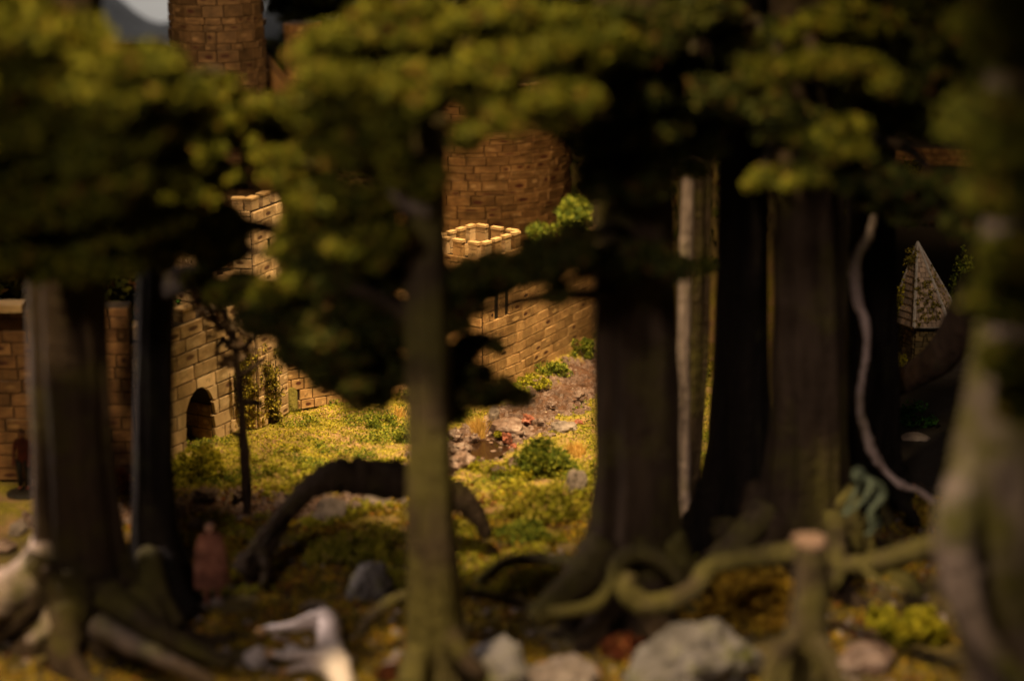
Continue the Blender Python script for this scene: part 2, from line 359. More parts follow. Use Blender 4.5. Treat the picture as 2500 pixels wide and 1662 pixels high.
# ------------------------------------------------------------------ masonry
def block_variants(mat, name):
    out = []
    for k in range(5):
        r_ = random.Random(k + 11); j = lambda a: r_.uniform(-a, a)
        b = .5; f = .44; vs = []
        for (x, z) in ((-1, -1), (1, -1), (1, 1), (-1, 1)): vs.append((x * (.5 + j(.006)), .5, z * (.5 + j(.01))))
        for (x, z) in ((-1, -1), (1, -1), (1, 1), (-1, 1)): vs.append((x * (.5 + j(.006)), -.3, z * (.5 + j(.02))))
        for (x, z) in ((-1, -1), (1, -1), (1, 1), (-1, 1)): vs.append((x * (.488 + j(.006)), -.5 + j(.03), z * (.472 + j(.012))))
        fs = []
        for a in (0, 4):
            for i in range(4): fs.append((a + i, a + (i + 1) % 4, a + 4 + (i + 1) % 4, a + 4 + i))
        fs.append((8, 9, 10, 11))
        me = bpy.data.meshes.new(name); me.from_pydata(vs, [], fs); me.materials.append(mat); me.update(); out.append(me)
    return out
BLK = {m.name: block_variants(m, 'stone_block') for m in (M_stone, M_stone_pale, M_stone_dark, M_stone_brown, M_stone_red, M_cap, M_rubble)}
def put_block(parent, mat, c, d, ln, h, dep, name='stone_block', roll=0):
    """block centred on c, long side along unit vector d, front facing d x up"""
    o = link(name, random.choice(BLK[mat.name]), None)
    o.parent = parent
    ang = math.atan2(d[1], d[0])
    o.location = Vector(c) - parent.location; o.rotation_euler = (0, roll, ang); o.scale = (ln, dep, h)
    return o
def wall_face(parent, mat, A, d, L, z0, z1, bl, ch, dep=.02, joint=.0052, jit=.25, openings=(), arch=None, seed=0):
    """courses of blocks on the face that starts at A (x, y) and runs along d; front normal is (d.y, -d.x)"""
    r_ = random.Random(seed); nrm = Vector((d[1], -d[0])); row = 0; z = z0; cnt = 0
    while z < z1 - .3 * ch:
        h = min(ch * r_.uniform(.92, 1.08), z1 - z); s = -bl * (.5 if row % 2 else 0.0) * r_.uniform(.8, 1.1)
        while s < L:
            l = bl * r_.uniform(1 - jit, 1 + jit); a, b = max(s, 0), min(s + l, L); s += l
            if L - b < .3 * bl and b < L: b = L; s = L + 1
            if b - a < .012: continue
            segs = [(a, b)]
            for (o0, o1, q0, q1) in openings:
                if z + h * .5 > q0 and z + h * .5 < q1:
                    ns = []
                    for (u, v) in segs:
                        if v <= o0 or u >= o1: ns.append((u, v)); continue
                        if u < o0 - .01: ns.append((u, o0))
                        if v > o1 + .01: ns.append((o1, v))
                    segs = ns
            for (u, v) in segs:
                if arch:
                    xc, r, spring, bot = arch
                    if v > xc - r and u < xc + r and z < spring + r * 1.25:
                        # block cut to the arch: thin strips joined in one mesh
                        g = G(); n = 14; ok = False
                        def az(x):
                            q = abs(x - xc)
                            return -9 if q >= r else spring + math.sqrt(max(r * r - q * q, 0)) * 1.25
                        for k in range(n):
                            xa = u + joint / 2 + (v - u - joint) * k / n; xb = u + joint / 2 + (v - u - joint) * (k + 1) / n
                            ba, bb = max(z + joint / 2, az(xa)), max(z + joint / 2, az(xb)); t_ = z + h - joint / 2
                            if ba >= t_ and bb >= t_: continue
                            ba = min(ba, t_); bb = min(bb, t_); ok = True
                            P = []
                            for off in (-dep, 0):
                                for (xx, zz) in ((xa, ba), (xb, bb), (xb, t_), (xa, t_)):
                                    P.append((A[0] + d[0] * xx - nrm.x * off * 1.0, A[1] + d[1] * xx - nrm.y * off * 1.0, zz))
                            g.add(P, [(0, 1, 2, 3), (4, 7, 6, 5), (0, 4, 5, 1), (1, 5, 6, 2), (2, 6, 7, 3), (3, 7, 4, 0)])
                        if ok: 
                            for q in range(len(g.v)): pass
                            o = g.build('stone_block', mat, parent); cnt += 1
                        continue
                m = (u + v) / 2; c = (A[0] + d[0] * m + nrm.x * dep * .5, A[1] + d[1] * m + nrm.y * dep * .5, z + h / 2)
                put_block(parent, mat, c, d, v - u - joint, h - joint, dep * r_.uniform(.9, 1.12)); cnt += 1
        z += h; row += 1
    return cnt
def unit(v): v = Vector(v); return v.normalized()
def box_between(g, A, d, L, depth, z0, z1, mi=0):
    """solid core behind the face A..A+dL, going back by depth"""
    nrm = Vector((d[1], -d[0])); A = Vector((A[0], A[1])); B = A + Vector(d) * L; Cc = B - nrm * depth; D = A - nrm * depth
    g.add([(p.x, p.y, z) for z in (z0, z1) for p in (A, B, Cc, D)], [(3, 2, 1, 0), (4, 5, 6, 7), (0, 1, 5, 4), (1, 2, 6, 5), (2, 3, 7, 6), (3, 0, 4, 7)], mi)
def merlon(parent, mat, P, d, wd, th, z, h, seed=0):
    nrm = Vector((d[1], -d[0])); ang = math.atan2(d[1], d[0]); M = Matrix.Rotation(ang, 3, 'Z')
    g = G(); c = Vector(P); 
    g.box((c.x, c.y, z + h * .25), (wd, th, h * .5), M); g.box((c.x, c.y, z + h * .5 + .003 + h * .17), (wd * .985, th * .97, h * .34), M)
    g.box((c.x, c.y, z + h * .88 + .003), (wd * 1.12, th * 1.15, h * .16), M, 1)
    return g.build('merlon', [mat, M_cap], parent)

# --- square battlemented tower, its front corner towards us
C0 = gp(1178, 968); dR = unit((.57, .82)); LR = .325; LL = .275
dLn = Vector((-dR.y, dR.x)); Lc = Vector((C0.x, C0.y)) + dLn * LL; Rc = Vector((C0.x, C0.y)) + dR * LR; Bc = Lc + dR * LR
ZT = .685; PH = .08
sq = thing('square_tower', (C0.x, C0.y, 0), 'small square stone tower with a hollow battlemented top, corner towards the muddy track', 'tower')
g = G(); th = .02
A2 = Vector((C0.x, C0.y))
box_between(g, A2, dR, LR, th, 0, ZT); box_between(g, Lc, -dLn, LL, th, 0, ZT)
box_between(g, Rc, dLn, LL, th, 0, ZT); box_between(g, Bc, -dR, LR, th, 0, ZT)
cc = (A2 + Bc) / 2; g.box((cc.x, cc.y, ZT - .1), (.22, .26, .01), Matrix.Rotation(math.atan2(dR.y, dR.x) - R(90), 3, 'Z'))
g.build('tower_core', M_joint, sq)
wall_face(sq, M_stone, A2, dR, LR, 0, ZT, .092, .051, .014, openings=((.085, .125, .37, .62), (.175, .21, .385, .64)), seed=3)
wall_face(sq, M_stone, Lc, -dLn, LL, 0, ZT, .088, .051, .014, seed=5)
for (q, nm) in (((.085, .125, .37, .62), 'slot'), ((.175, .21, .385, .64), 'slot')):
    gg = G(); m = (q[0] + q[1]) / 2; c = A2 + dR * m + Vector((dR.y, -dR.x)) * .002
    gg.box((c.x, c.y, (q[2] + q[3]) / 2), (q[1] - q[0], .003, q[3] - q[2]), Matrix.Rotation(math.atan2(dR.y, dR.x), 3, 'Z')); gg.build('window_slot', M_black, sq)
# inner faces of the parapet are paler card, then merlons round the rim
for (a, d_, L_) in ((A2, dR, LR), (Lc, -dLn, LL), (Rc, dLn, LL), (Bc, -dR, LR)):
    n_ = 4 if L_ == LR else 3
    nr = Vector((d_.y, -d_.x))
    for k in range(n_):
        s = (k + .5) / n_ * (L_ - .0) ; p = a + d_ * s - nr * (th / 2 - .007)
        merlon(sq, M_stone if k % 2 else M_stone_pale, p, d_, L_ / n_ * .60, th + .006, ZT, PH)
for (a, d_, L_) in ((Rc, dLn, LL), (Bc, -dR, LR)):
    gg = G(); nr = Vector((d_.y, -d_.x)); ai = a - nr * (th + .0015) + d_ * th; box_between(gg, ai, d_, L_ - 2 * th, .003, ZT - .094, ZT - .002)
    gg.build('parapet_lining', M_cap, sq)

# --- curtain wall running away to the right of the square tower
cw = thing('curtain_wall', (Rc.x, Rc.y, 0), 'long ochre block wall running back from the square tower beside the muddy track', 'wall')
dC = unit((.47, .88)); Ac = Rc + Vector((-.012, .008)); g = G(); box_between(g, Ac, dC, 1.25, .09, 0, .52); g.build('wall_core', M_joint, cw)
wall_face(cw, M_stone, Ac, dC, 1.25, 0, .52, .105, .051, .014, seed=9)
for k in range(12): merlon(cw, M_stone, Ac + dC * (.06 + k * .1) - Vector((dC.y, -dC.x)) * .02, dC, .06, .04, .52, .07)

# --- tall corner tower with a crenellated top
T2 = gp(630, 1045); T2 = Vector((T2.x, T2.y)); dA = unit((1.0, -.12)); dB = unit((.42, .90)); wA, wB = .088, .26
ct = thing('corner_tower', (T2.x, T2.y, 0), 'tall narrow square tower with broken crenellations, ivy round its foot', 'tower')
L2 = T2 - dA * wA; g = G(); box_between(g, L2, dA, wA, .2, 0, 1.03); box_between(g, T2, dB, wB, .08, 0, 1.03); g.build('tower_core', M_joint, ct)
wall_face(ct, M_stone_pale, L2, dA, wA, 0, 1.03, .085, .048, .012, jit=.15, seed=21)
wall_face(ct, M_stone_pale, T2, dB, wB, 0, 1.03, .1, .048, .012, openings=((.12, .14, .80, .88),), seed=22)
gg = G(); c = T2 + dB * .13 + Vector((dB.y, -dB.x)) * .003; gg.box((c.x, c.y, .84), (.018, .003, .085), Matrix.Rotation(math.atan2(dB.y, dB.x), 3, 'Z')); gg.build('arrow_slit', M_black, ct)
for k in range(3): merlon(ct, M_stone_pale, T2 + dB * (.03 + k * .1) - Vector((dB.y, -dB.x)) * .012, dB, .062, .036, 1.03, .055)
merlon(ct, M_stone_pale, L2 + dA * .03 + Vector((0, .02)), dA, .05, .035, 1.03, .055)

# --- back wall between the corner tower and the square tower
Bw = T2 + dB * wB + Vector((.012, 0)); Bw = Vector((gp(668, 1008).x, gp(668, 1008).y)); dW = (Lc - Bw); LW = dW.length; dW = dW.normalized()
bw = thing('back_wall', (Bw.x, Bw.y, 0), 'brown block wall along the back of the mossy clearing with a tiny mossy door', 'wall')
g = G(); box_between(g, Bw, dW, LW, .08, 0, .70); g.build('wall_core', M_joint, bw)
dm = (gp(715, 1006) - gp(668, 1008)).length
wall_face(bw, M_stone, Bw, dW, LW, 0, .70, .078, .051, .012, openings=((dm - .03, dm + .03, 0, .115),), seed=31)
gd = G(); dcx = Bw + dW * dm + Vector((dW.y, -dW.x)) * .008; M_ = Matrix.Rotation(math.atan2(dW.y, dW.x), 3, 'Z')
vs = []; prof = [(-.027, 0), (.027, 0), (.027, .09)] + [(.027 * math.cos(a), .09 + .027 * math.sin(a)) for a in np.linspace(.2, math.pi - .2, 7)] + [(-.027, .09)]
for off in (-.006, .006):
    for (x, z) in prof: p = M_ @ Vector((x, off, z)); vs.append((dcx.x + p.x, dcx.y + p.y, z))
n_ = len(prof); gd.add(vs, [tuple(range(n_)), tuple(range(2 * n_ - 1, n_ - 1, -1))] + [(i, i + n_, (i + 1) % n_ + n_, (i + 1) % n_) for i in range(n_)])
tag(gd.build('door', simple('mossy_door', (.14, .12, .02), (.30, .25, .05), 30), bw), 'tiny moss-covered door')
for k in range(7): merlon(bw, M_stone, Bw + dW * (.05 + k * .11) - Vector((dW.y, -dW.x)) * .02, dW, .065, .04, .70, .07)

# --- gate wall with the deep arched passage
G1 = gp(600, 1040); G1 = Vector((G1.x, G1.y)); dG = unit((.485, .874)); LG = .80; G0 = G1 - dG * LG
gw = thing('gate_wall', (G0.x, G0.y, 0), 'pale wall of large blocks with a deep dark arched doorway on the left of the clearing', 'wall')
jam = Vector((gp(535, 1080).x, gp(535, 1080).y)); sj = (jam - G0).dot(dG); ar = .105; xc = sj - ar; spring = .155; GH = .60
thick = .20; nG = Vector((dG.y, -dG.x))
def arch_z(x): q = abs(x - xc); return 0 if q >= ar else spring + math.sqrt(ar * ar - q * q) * 1.25
g = G(); steps = [0, xc - ar] + [xc - ar * math.cos(math.pi * k / 16) for k in range(1, 16)] + [xc + ar, LG]
steps = sorted(set(steps))
for a, b in zip(steps[:-1], steps[1:]):
    za, zb = (0, 0) if (b <= xc - ar + 1e-6 or a >= xc + ar - 1e-6) else (max(arch_z(a), spring), max(arch_z(b), spring))
    P = []
    for off in (0, thick):
        for (x, z) in ((a, za), (b, zb), (b, GH), (a, GH)):
            q = G0 + dG * x - nG * off; P.append((q.x, q.y, z))
    g.add(P, [(0, 1, 2, 3), (7, 6, 5, 4), (0, 4, 5, 1), (3, 2, 6, 7), (0, 3, 7, 4), (1, 5, 6, 2)])
g.build('wall_core', M_joint, gw)
wall_face(gw, M_stone_pale, G0, dG, LG, 0, GH, .155, .066, .016, jit=.2, arch=(xc, ar, spring, 0), joint=.0075, seed=42)
# jamb stones lining the passage (they face back down the wall)
Aj = G0 + dG * (xc + ar) - nG * thick; wall_face(gw, M_stone_dark, Aj, nG, thick, 0, spring + .02, .1, .06, .006, seed=43)
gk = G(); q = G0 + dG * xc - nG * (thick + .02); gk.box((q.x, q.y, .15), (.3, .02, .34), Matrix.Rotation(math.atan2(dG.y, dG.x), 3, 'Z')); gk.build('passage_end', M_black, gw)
for k in range(3): merlon(gw, M_stone_pale, G0 + dG * (.1 + k * .16) - nG * .03, dG, .09, .05, GH, .06)

# --- upper wall behind it, courses dropping to the right
u0 = at(400, 668, 9.75); u1 = at(560, 735, 9.42); U0 = Vector((u0.x, u0.y)); U1 = Vector((u1.x, u1.y)); dU = (U1 - U0).normalized(); LU = (U1 - U0).length
uw = thing('stepped_wall', (U0.x, U0.y, 0), 'pale stepped wall rising behind the arched gate, rubble coping on top', 'wall')
g = G(); zt = [.86, .84, .80, .76, .72, .68]; ns = len(zt)
for k in range(ns): box_between(g, U0 + dU * (LU * k / ns), dU, LU / ns, .08, 0, zt[k] - .0)
g.build('wall_core', M_joint, uw)
for k in range(ns):
    wall_face(uw, M_stone_pale, U0 + dU * (LU * k / ns), dU, LU / ns, .40, zt[k], .07, .045, .014, seed=50 + k)
    q = U0 + dU * (LU * (k + .5) / ns) - Vector((dU.y, -dU.x)) * .03
    for e in range(2): put_block(uw, M_cap, (q.x + (e - .5) * .03, q.y, zt[k] + .014 + .01 * e), dU, .045, .03, .06, 'coping_stone', roll=random.uniform(-.2, .2))

# --- wall going left behind the two left-hand trunks, gate opening with timber leaf
dL = unit((1, .05)); WL = 1.35; L0 = G0 - dL * WL; lw = thing('left_wall', (L0.x, L0.y, 0), 'reddish block wall behind the two dark trunks at the left edge, with a low gateway', 'wall')
g = G(); o0, o1 = WL - 1.08, WL - .78; box_between(g, L0, dL, o0, .1, 0, .76); box_between(g, L0 + dL * o1, dL, WL - o1, .1, 0, .76); box_between(g, L0 + dL * o0, dL, o1 - o0, .1, .43, .76); g.build('wall_core', M_joint, lw)
wall_face(lw, M_stone_red, L0, dL, WL, 0, .76, .12, .055, .014, openings=((o0, o1, 0, .43),), seed=61)
gg = G(); p = L0 + dL * ((o0 + o1) / 2) + Vector((0, -.02)); gg.box((p.x, p.y, .445), (.36, .06, .022), Matrix.Rotation(.05, 3, 'Z')); gg.build('lintel', M_cap, lw)
gg = G(); gg.box((p.x, p.y - .01, .78), (1.0, .10, .03), Matrix.Rotation(.05, 3, 'Z')); gg.build('coping_stone', M_cap, lw)
dr = thing('timber_gate', (p.x - .12, p.y, 0), 'dark plank gate leaf standing open in the low gateway at the left edge', 'gate')
for k in range(8):
    gg = G(); gg.box((p.x - .06, p.y + .0, .035 + k * .032), (.26, .016, .029), Matrix.Rotation(R(20), 3, 'Z')); gg.build('plank', M_timber, dr)
gg = G(); gg.box((p.x + .075, p.y + .045, .16), (.022, .022, .34)); gg.build('gate_post', M_timber, dr)

# --- round towers
def round_tower(name, label, c, r0, r1, z0, z1, bl, ch, mat, a0, a1, seed):
    t = thing(name, (c[0], c[1], z0), label, 'tower'); r_ = random.Random(seed)
    g = G(); g.tube([(c[0], c[1], z0), (c[0], c[1], (z0 + z1) / 2), (c[0], c[1], z1)], [r0, (r0 + r1) / 2, r1], 48, True); g.build('tower_core', M_joint, t, True)
    z = z0; n = 0; row = 0
    while z < z1:
        h = ch * r_.choice((.6, .8, 1, 1.15, 1.4)); r = r0 + (r1 - r0) * (z - z0) / (z1 - z0); a = a0 + r_.uniform(0, .1)
        while a < a1:
            l = bl * r_.uniform(.55, 1.45); da = l / r; m = a + da / 2
            nv = Vector((math.cos(m), math.sin(m))); d = (-nv.y, nv.x)
            cx, cy = c[0] + nv.x * (r + .003), c[1] + nv.y * (r + .003)
            dep = .014 + l * l / (8 * r)
            put_block(t, mat, (cx - nv.x * (dep / 2 - .007), cy - nv.y * (dep / 2 - .007), z + h / 2), d, l - .003, h - .003, dep * r_.uniform(.9, 1.12), roll=r_.uniform(-.012, .012)); n += 1
            a += da
        z += h; row += 1
    return t
cT = at(531, 100, 11.6); round_tower('round_tower', 'tall slender round tower of brown blocks rising to the top edge of the picture', (cT.x, 11.6), .285, .235, .25, 2.25, .085, .046, M_stone_brown, R(195), R(345), 71)
cB = at(1168, 480, 11.55); bt = round_tower('round_bastion', 'broad round ochre bastion behind the small square tower', (cB.x, 11.55), .52, .50, .30, 1.25, .105, .040, M_stone_dark, R(205), R(345), 72)
for k in range(14):
    a = R(205 + k * 10.5); d = (-math.sin(a), math.cos(a)); merlon(bt, M_stone_dark, (cB.x + .49 * math.cos(a), 11.55 + .49 * math.sin(a)), Vector(d), .05, .04, 1.25, .07)
cS = at(752, 520, 12.8); round_tower('brown_turret', 'slim blurred rust-brown turret behind the back wall', (cS.x, 12.8), .11, .10, .2, 1.42, .07, .05, M_stone_dark, R(190), R(350), 73)
# far wall upper right
f0 = at(2180, 400, 12.0); fw = thing('far_wall', (f0.x, 12.0, f0.z - .3), 'strip of brown wall high up behind the slate-roofed house', 'wall')
g = G(); box_between(g, (f0.x, 12.0), (1, 0), .75, .08, f0.z - .3, f0.z + .09); g.build('wall_core', M_joint, fw)
wall_face(fw, M_stone_dark, (f0.x, 12.0), unit((1, 0)), .75, f0.z - .02, f0.z + .09, .07, .036, .012, seed=81)
# slanting buttress right of the round tower
s0 = at(650, 130, 12.2); s1 = at(720, 240, 12.0); g = G()
bt_ = thing('sloping_buttress', (s1.x, 12.1, .7), 'sloping brown buttress against the right side of the tall round tower', 'buttress')
g.add([(s0.x, 12.0, s0.z), (s1.x, 12.0, s1.z), (s1.x, 12.0, .3), (s0.x - .05, 12.0, .3), (s0.x, 12.25, s0.z), (s1.x, 12.25, s1.z), (s1.x, 12.25, .3), (s0.x - .05, 12.25, .3)], [(3, 2, 1, 0), (4, 5, 6, 7), (0, 1, 5, 4), (1, 2, 6, 5), (0, 4, 7, 3)]); g.build('buttress_body', M_stone_dark, bt_)

# ------------------------------------------------------------------ slate-roofed house, right
hc = at(2262, 890, 10.35); HX, HY = hc.x, 10.45
hs = thing('stone_house', (HX, HY, 0), 'little rubble-stone house under a steep mossy slate roof, between the trunks on the right', 'house')
ap = at(2240, 592, HY); ez = at(2240, 797, HY - .14).z; wz = ez - .012
rad = .185; ang0 = R(-118); P6 = [(HX + rad * math.cos(ang0 + k * R(60)) * 1.0, HY + rad * math.sin(ang0 + k * R(60))) for k in range(6)]
g = G(); g.add([(x, y, ez) for x, y in P6] + [(ap.x, HY, ap.z)], [(k, (k + 1) % 6, 6) for k in range(6)] + [(5, 4, 3, 2, 1, 0)]); rf = g.build('roof', M_joint, hs)
for k in (5, 0, 1):
    A_ = Vector((*P6[k], ez)); B_ = Vector((*P6[(k + 1) % 6], ez)); Ap = Vector((ap.x, HY, ap.z)); rows = 17
    nf = (B_ - A_).cross(Ap - A_).normalized()
    if k != 0: rows = 12
    for r_i in range(rows):
        t0, t1 = r_i / rows, (r_i + 1) / rows
        a0, b0 = A_.lerp(Ap, t0), B_.lerp(Ap, t0); a1, b1 = A_.lerp(Ap, t1), B_.lerp(Ap, t1)
        n_ = max(1, int((b0 - a0).length / .022)); off = .5 if r_i % 2 else 0
        for q in range(n_ + 1):
            s0, s1 = max(0, (q - off) / n_), min(1, (q + 1 - off) / n_)
            if s1 - s0 < .02: continue
            e = .0012 / max((b0 - a0).length, .01)
            p = [a0.lerp(b0, s0 + e) + nf * .006, a0.lerp(b0, s1 - e) + nf * .006, a1.lerp(b1, s1 - e) + nf * .002, a1.lerp(b1, s0 + e) + nf * .002]
            lo = [v - nf * .004 for v in p]; gg = G(); gg.add(p + lo, [(0, 1, 2, 3), (4, 5, 1, 0), (5, 6, 2, 1), (7, 4, 0, 3)])
            o = gg.build('slate', M_slate, rf);
for k in range(6):
    gg = G(); gg.tube([(*P6[k], ez + .004), (ap.x, HY, ap.z + .004)], [.009, .006], 6); o = gg.build('ridge_strip', M_ridge, rf)
gg = G(); 
for k in range(6): gg.tube([(*P6[k], ez), (*P6[(k + 1) % 6], ez)], [.005, .005], 6)
gg.build('eaves', M_ridge, hs)
W6 = [(HX + (x - HX) * .86, HY + (y - HY) * .86) for x, y in P6]
g = G(); g.add([(x, y, z) for z in (0, wz) for x, y in W6], [(k, (k + 1) % 6, (k + 1) % 6 + 6, k + 6) for k in range(6)] + [(6, 7, 8, 9, 10, 11)]); g.build('wall', M_joint, hs)
for k in (5, 0, 1):                               # rubble stones: rounded, uneven
    A_ = Vector(W6[k]); B_ = Vector(W6[(k + 1) % 6]); d = (B_ - A_).normalized(); L_ = (B_ - A_).length; nr = Vector((d.y, -d.x)); z = .0
    rr = random.Random(k)
    while z < wz - .012:
        h = rr.uniform(.016, .03); s = 0
        while s < L_ - .008:
            l = min(rr.uniform(.018, .042), L_ - s); c = A_ + d * (s + l / 2) + nr * .002
            o = put_block(hs, M_rubble, (c.x, c.y, z + h / 2 + rr.uniform(-.003, .003)), d, l - .004, h - .003, .012, 'rubble_stone', roll=rr.uniform(-.18, .18)); s += l
        z += h

# ------------------------------------------------------------------ leaf clumps
def ell_points(c, rx, ry, rz, n, shell=.55):
    v = rng.normal(size=(n, 3)); v /= np.linalg.norm(v, axis=1)[:, None]
    rr = rng.uniform(0, 1, (n, 1)) ** (1 / 3.0); rr = shell + (1 - shell) * rr
    return np.asarray(c) + v * rr * np.array([rx, ry, rz])
def clump(name, label, cat, c, rx, ry, rz, n, size, mat, k=14, group=None, stem=True):
    """low flocked bush: twigs and a lumpy crown"""
    c = Vector(c); t = thing(name, (c.x, c.y, c.z), label, cat, group)
    k = int(k * 1.8); cs = ell_points((c.x, c.y, c.z + rz * .3), rx * .95, ry * .9, rz * .8, k, .2); pts = []
    for q in cs:
        e_ = random.uniform(.14, .38); q[2] = max(q[2], c.z + rz * .05); pts.append(ell_points(q, rx * e_, ry * e_, rz * e_ * 1.1, max(6, n // k), .5))
    P = np.concatenate(pts); P[:, 2] = np.maximum(P[:, 2], c.z - .01)
    quads_mesh('foliage', P, size, mat, t)
    if stem:
        g = G()
        for q in cs[:6]: g.tube([(c.x, c.y, c.z - .01), tuple((np.array(c) + q) / 2 + .004), tuple(q)], [size * .35, size * .25, size * .12], 5)
        g.build('stem', M_deadwood, t)
    return t

# ------------------------------------------------------------------ trees
def tree(name, label, prof, Y, mat, blobs=(), leafmat=None, base_lobes=5, flare=.8, roots=(), zroots=0, lsize=.0195, dens=2.1, limbs=True, seed=0, branches=(), ztop=3.15):
    """prof: (px, py, half width px) from foot to top at distance Y, carried on upwards out of the picture"""
    r_ = random.Random(seed)
    pts = [at(a, b, Y) for a, b, c in prof]; rad = [c * pxs(Y, p.z) for (a, b, c), p in zip(prof, pts)]
    zb = hz(pts[0].x, Y) - .02
    base = pts[0]
    # resample
    Zs = [p.z for p in pts]; z_top = ztop; dz = .035; zz = []; z = min(Zs[0], max(zb, -.2)); z = min(z, Zs[0])
    while z < z_top: zz.append(z); z += dz
    def ex(vals, z):
        if z <= Zs[0]: return vals[0]
        if z >= Zs[-1]:
            sl = (vals[-1] - vals[-2]) / (Zs[-1] - Zs[-2]); return vals[-1] + sl * (z - Zs[-1])
        return float(np.interp(z, Zs, vals))
    P = [Vector((ex([p.x for p in pts], z), Y + .02 * math.sin(z * 3 + seed), z)) for z in zz]
    Rr = [max(.02, ex(rad, z)) for z in zz]
    t = thing(name, (P[0].x, Y, 0), label, 'tree')
    ph = r_.uniform(0, 6)
    def lob(i, d, p):
        a = math.atan2(d.y, d.x); f = flare * (math.exp(-max(zz[i], 0) / .16) + .35 * math.exp(-max(zz[i], 0) / .5))
        return 1 + .05 * math.sin(a * 7 + ph) + .035 * math.sin(a * 11 + zz[i] * 3 + ph) + f * .35 * max(0, math.sin(a * base_lobes + ph)) + .05 * noise.noise(p * 5 + d) + .035 * noise.noise(Vector((d.x * 9, d.y * 9, p.z * 1.5 + seed))) + .02 * noise.noise(Vector((d.x * 22, d.y * 22, p.z * 1.2 + seed)))
    g = G(); g.tube(P, Rr, 84, True, 0, lobes=lob); g.build('trunk', mat, t, True)
    i0 = min(range(len(zz)), key=lambda i: abs(zz[i] - .12)); nr_ = 8 if Rr[i0] > .06 else 4
    for k in range(nr_):
        a = 2 * math.pi * (k + r_.uniform(-.3, .3)) / nr_ + ph; r0_ = Rr[i0]; q = []; L_ = r0_ * r_.uniform(1.2, 2.6); w0 = r0_ * r_.uniform(.34, .6)
        z0_ = r0_ * r_.uniform(.9, 1.8); n_ = 7
        for j in range(n_):
            u_ = j / (n_ - 1); rr_ = r0_ * .55 + L_ * u_; aa = a + .35 * math.sin(u_ * 5 + k * 2) * u_
            x_, y_ = P[i0].x + rr_ * math.cos(aa), Y + rr_ * math.sin(aa); zg = hz(x_, y_) - .01
            q.append(Vector((x_, y_, zg + (z0_ - zg) * (1 - u_) ** 2.6 + .012 * math.sin(u_ * 9 + k))))
        sm, rr2 = smooth_path(q, [w0 * (1 - .82 * (j / (n_ - 1)) ** .8) for j in range(n_)], 4)
        gr = G(); gr.tube(sm, rr2, 16, True, .3); gr.build('root', r_.choice((mat, mat, mat, mat, M_root)), t, True)
    for (pp, m) in roots:
        gr = G(); q = []
        for e in pp: q.append(Vector(e[0]) if not isinstance(e[0], (int, float)) else (at(e[0], e[1], e[3]) if len(e) > 3 else gp(e[0], e[1], .01)))
        sm, rr = smooth_path(q, [e[2] * pxs(max(v.y, 4), v.z) for e, v in zip(pp, q)])
        gr.tube(sm, rr, 12, True, .18); gr.build('root', m, t, True)
    for (pp, m) in branches:
        gr = G(); q = [at(e[0], e[1], e[3]) for e in pp]
        sm, rr = smooth_path(q, [e[2] * pxs(v.y, v.z) for e, v in zip(pp, q)]); gr.tube(sm, rr, 12, True, .12); gr.build('branch', m, t, True)
    if blobs:
        allp = []; gl = G(); sizes = []
        for b in blobs:
            px, py, BY, w_, h_ = b[:5]; dn = b[5] if len(b) > 5 else 1.0
            c = at(px, py, BY); s = pxs(BY, c.z); rx, rz = w_ * s, h_ * s; ry = max(.12, min(rx, rz * 1.6) * .9)
            k = max(5, int(rx * rz * 420 * dn) + 4)
            cs = ell_points(c, rx * .9, ry, rz * .85, k, .1)
            for q in cs:
                e = r_.choice((.03, .04, .05, .065, .08))
                e = min(e, max(rz * .75, .02))
                n_ = int(300 * dens * dn * (e / .07) ** 2) + 12
                pts_ = ell_points(q, e * 1.5, e * 1.4, e * .85, n_, .2); allp.append(pts_); sizes.append(np.full(n_, lsize * (.7 + .5 * e / .07)))
            # limb from the trunk
            if limbs:
                zc = min(max(c.z - .1, .3), 2.9); i = min(range(len(zz)), key=lambda i: abs(zz[i] - zc)); a = P[i]
                mid = (a + c) / 2 + Vector((r_.uniform(-.05, .05), r_.uniform(-.05, .05), .05)); sm, rr = smooth_path([a, mid, c], [.030, .02, .008]); gl.tube(sm, rr, 6, True, .2)
        quads_mesh('crown', np.concatenate(allp), np.concatenate(sizes), leafmat or M_crown, t)
        if gl.v: gl.build('limb', M_bark, t, True)
    return t
def smooth_path(pts, rad, k=6):
    out = []; rr = []; n = len(pts)
    for i in range(n - 1):
        p0, p1, p2, p3 = pts[max(i - 1, 0)], pts[i], pts[i + 1], pts[min(i + 2, n - 1)]
        for j in range(k):
            t = j / k
            out.append(.5 * ((2 * p1) + (p2 - p0) * t + (2 * p0 - 5 * p1 + 4 * p2 - p3) * t * t + (3 * p1 - p0 - 3 * p2 + p3) * t ** 3)); rr.append(rad[i] + (rad[i + 1] - rad[i]) * t)
    out.append(pts[-1]); rr.append(rad[-1]); return out, rr

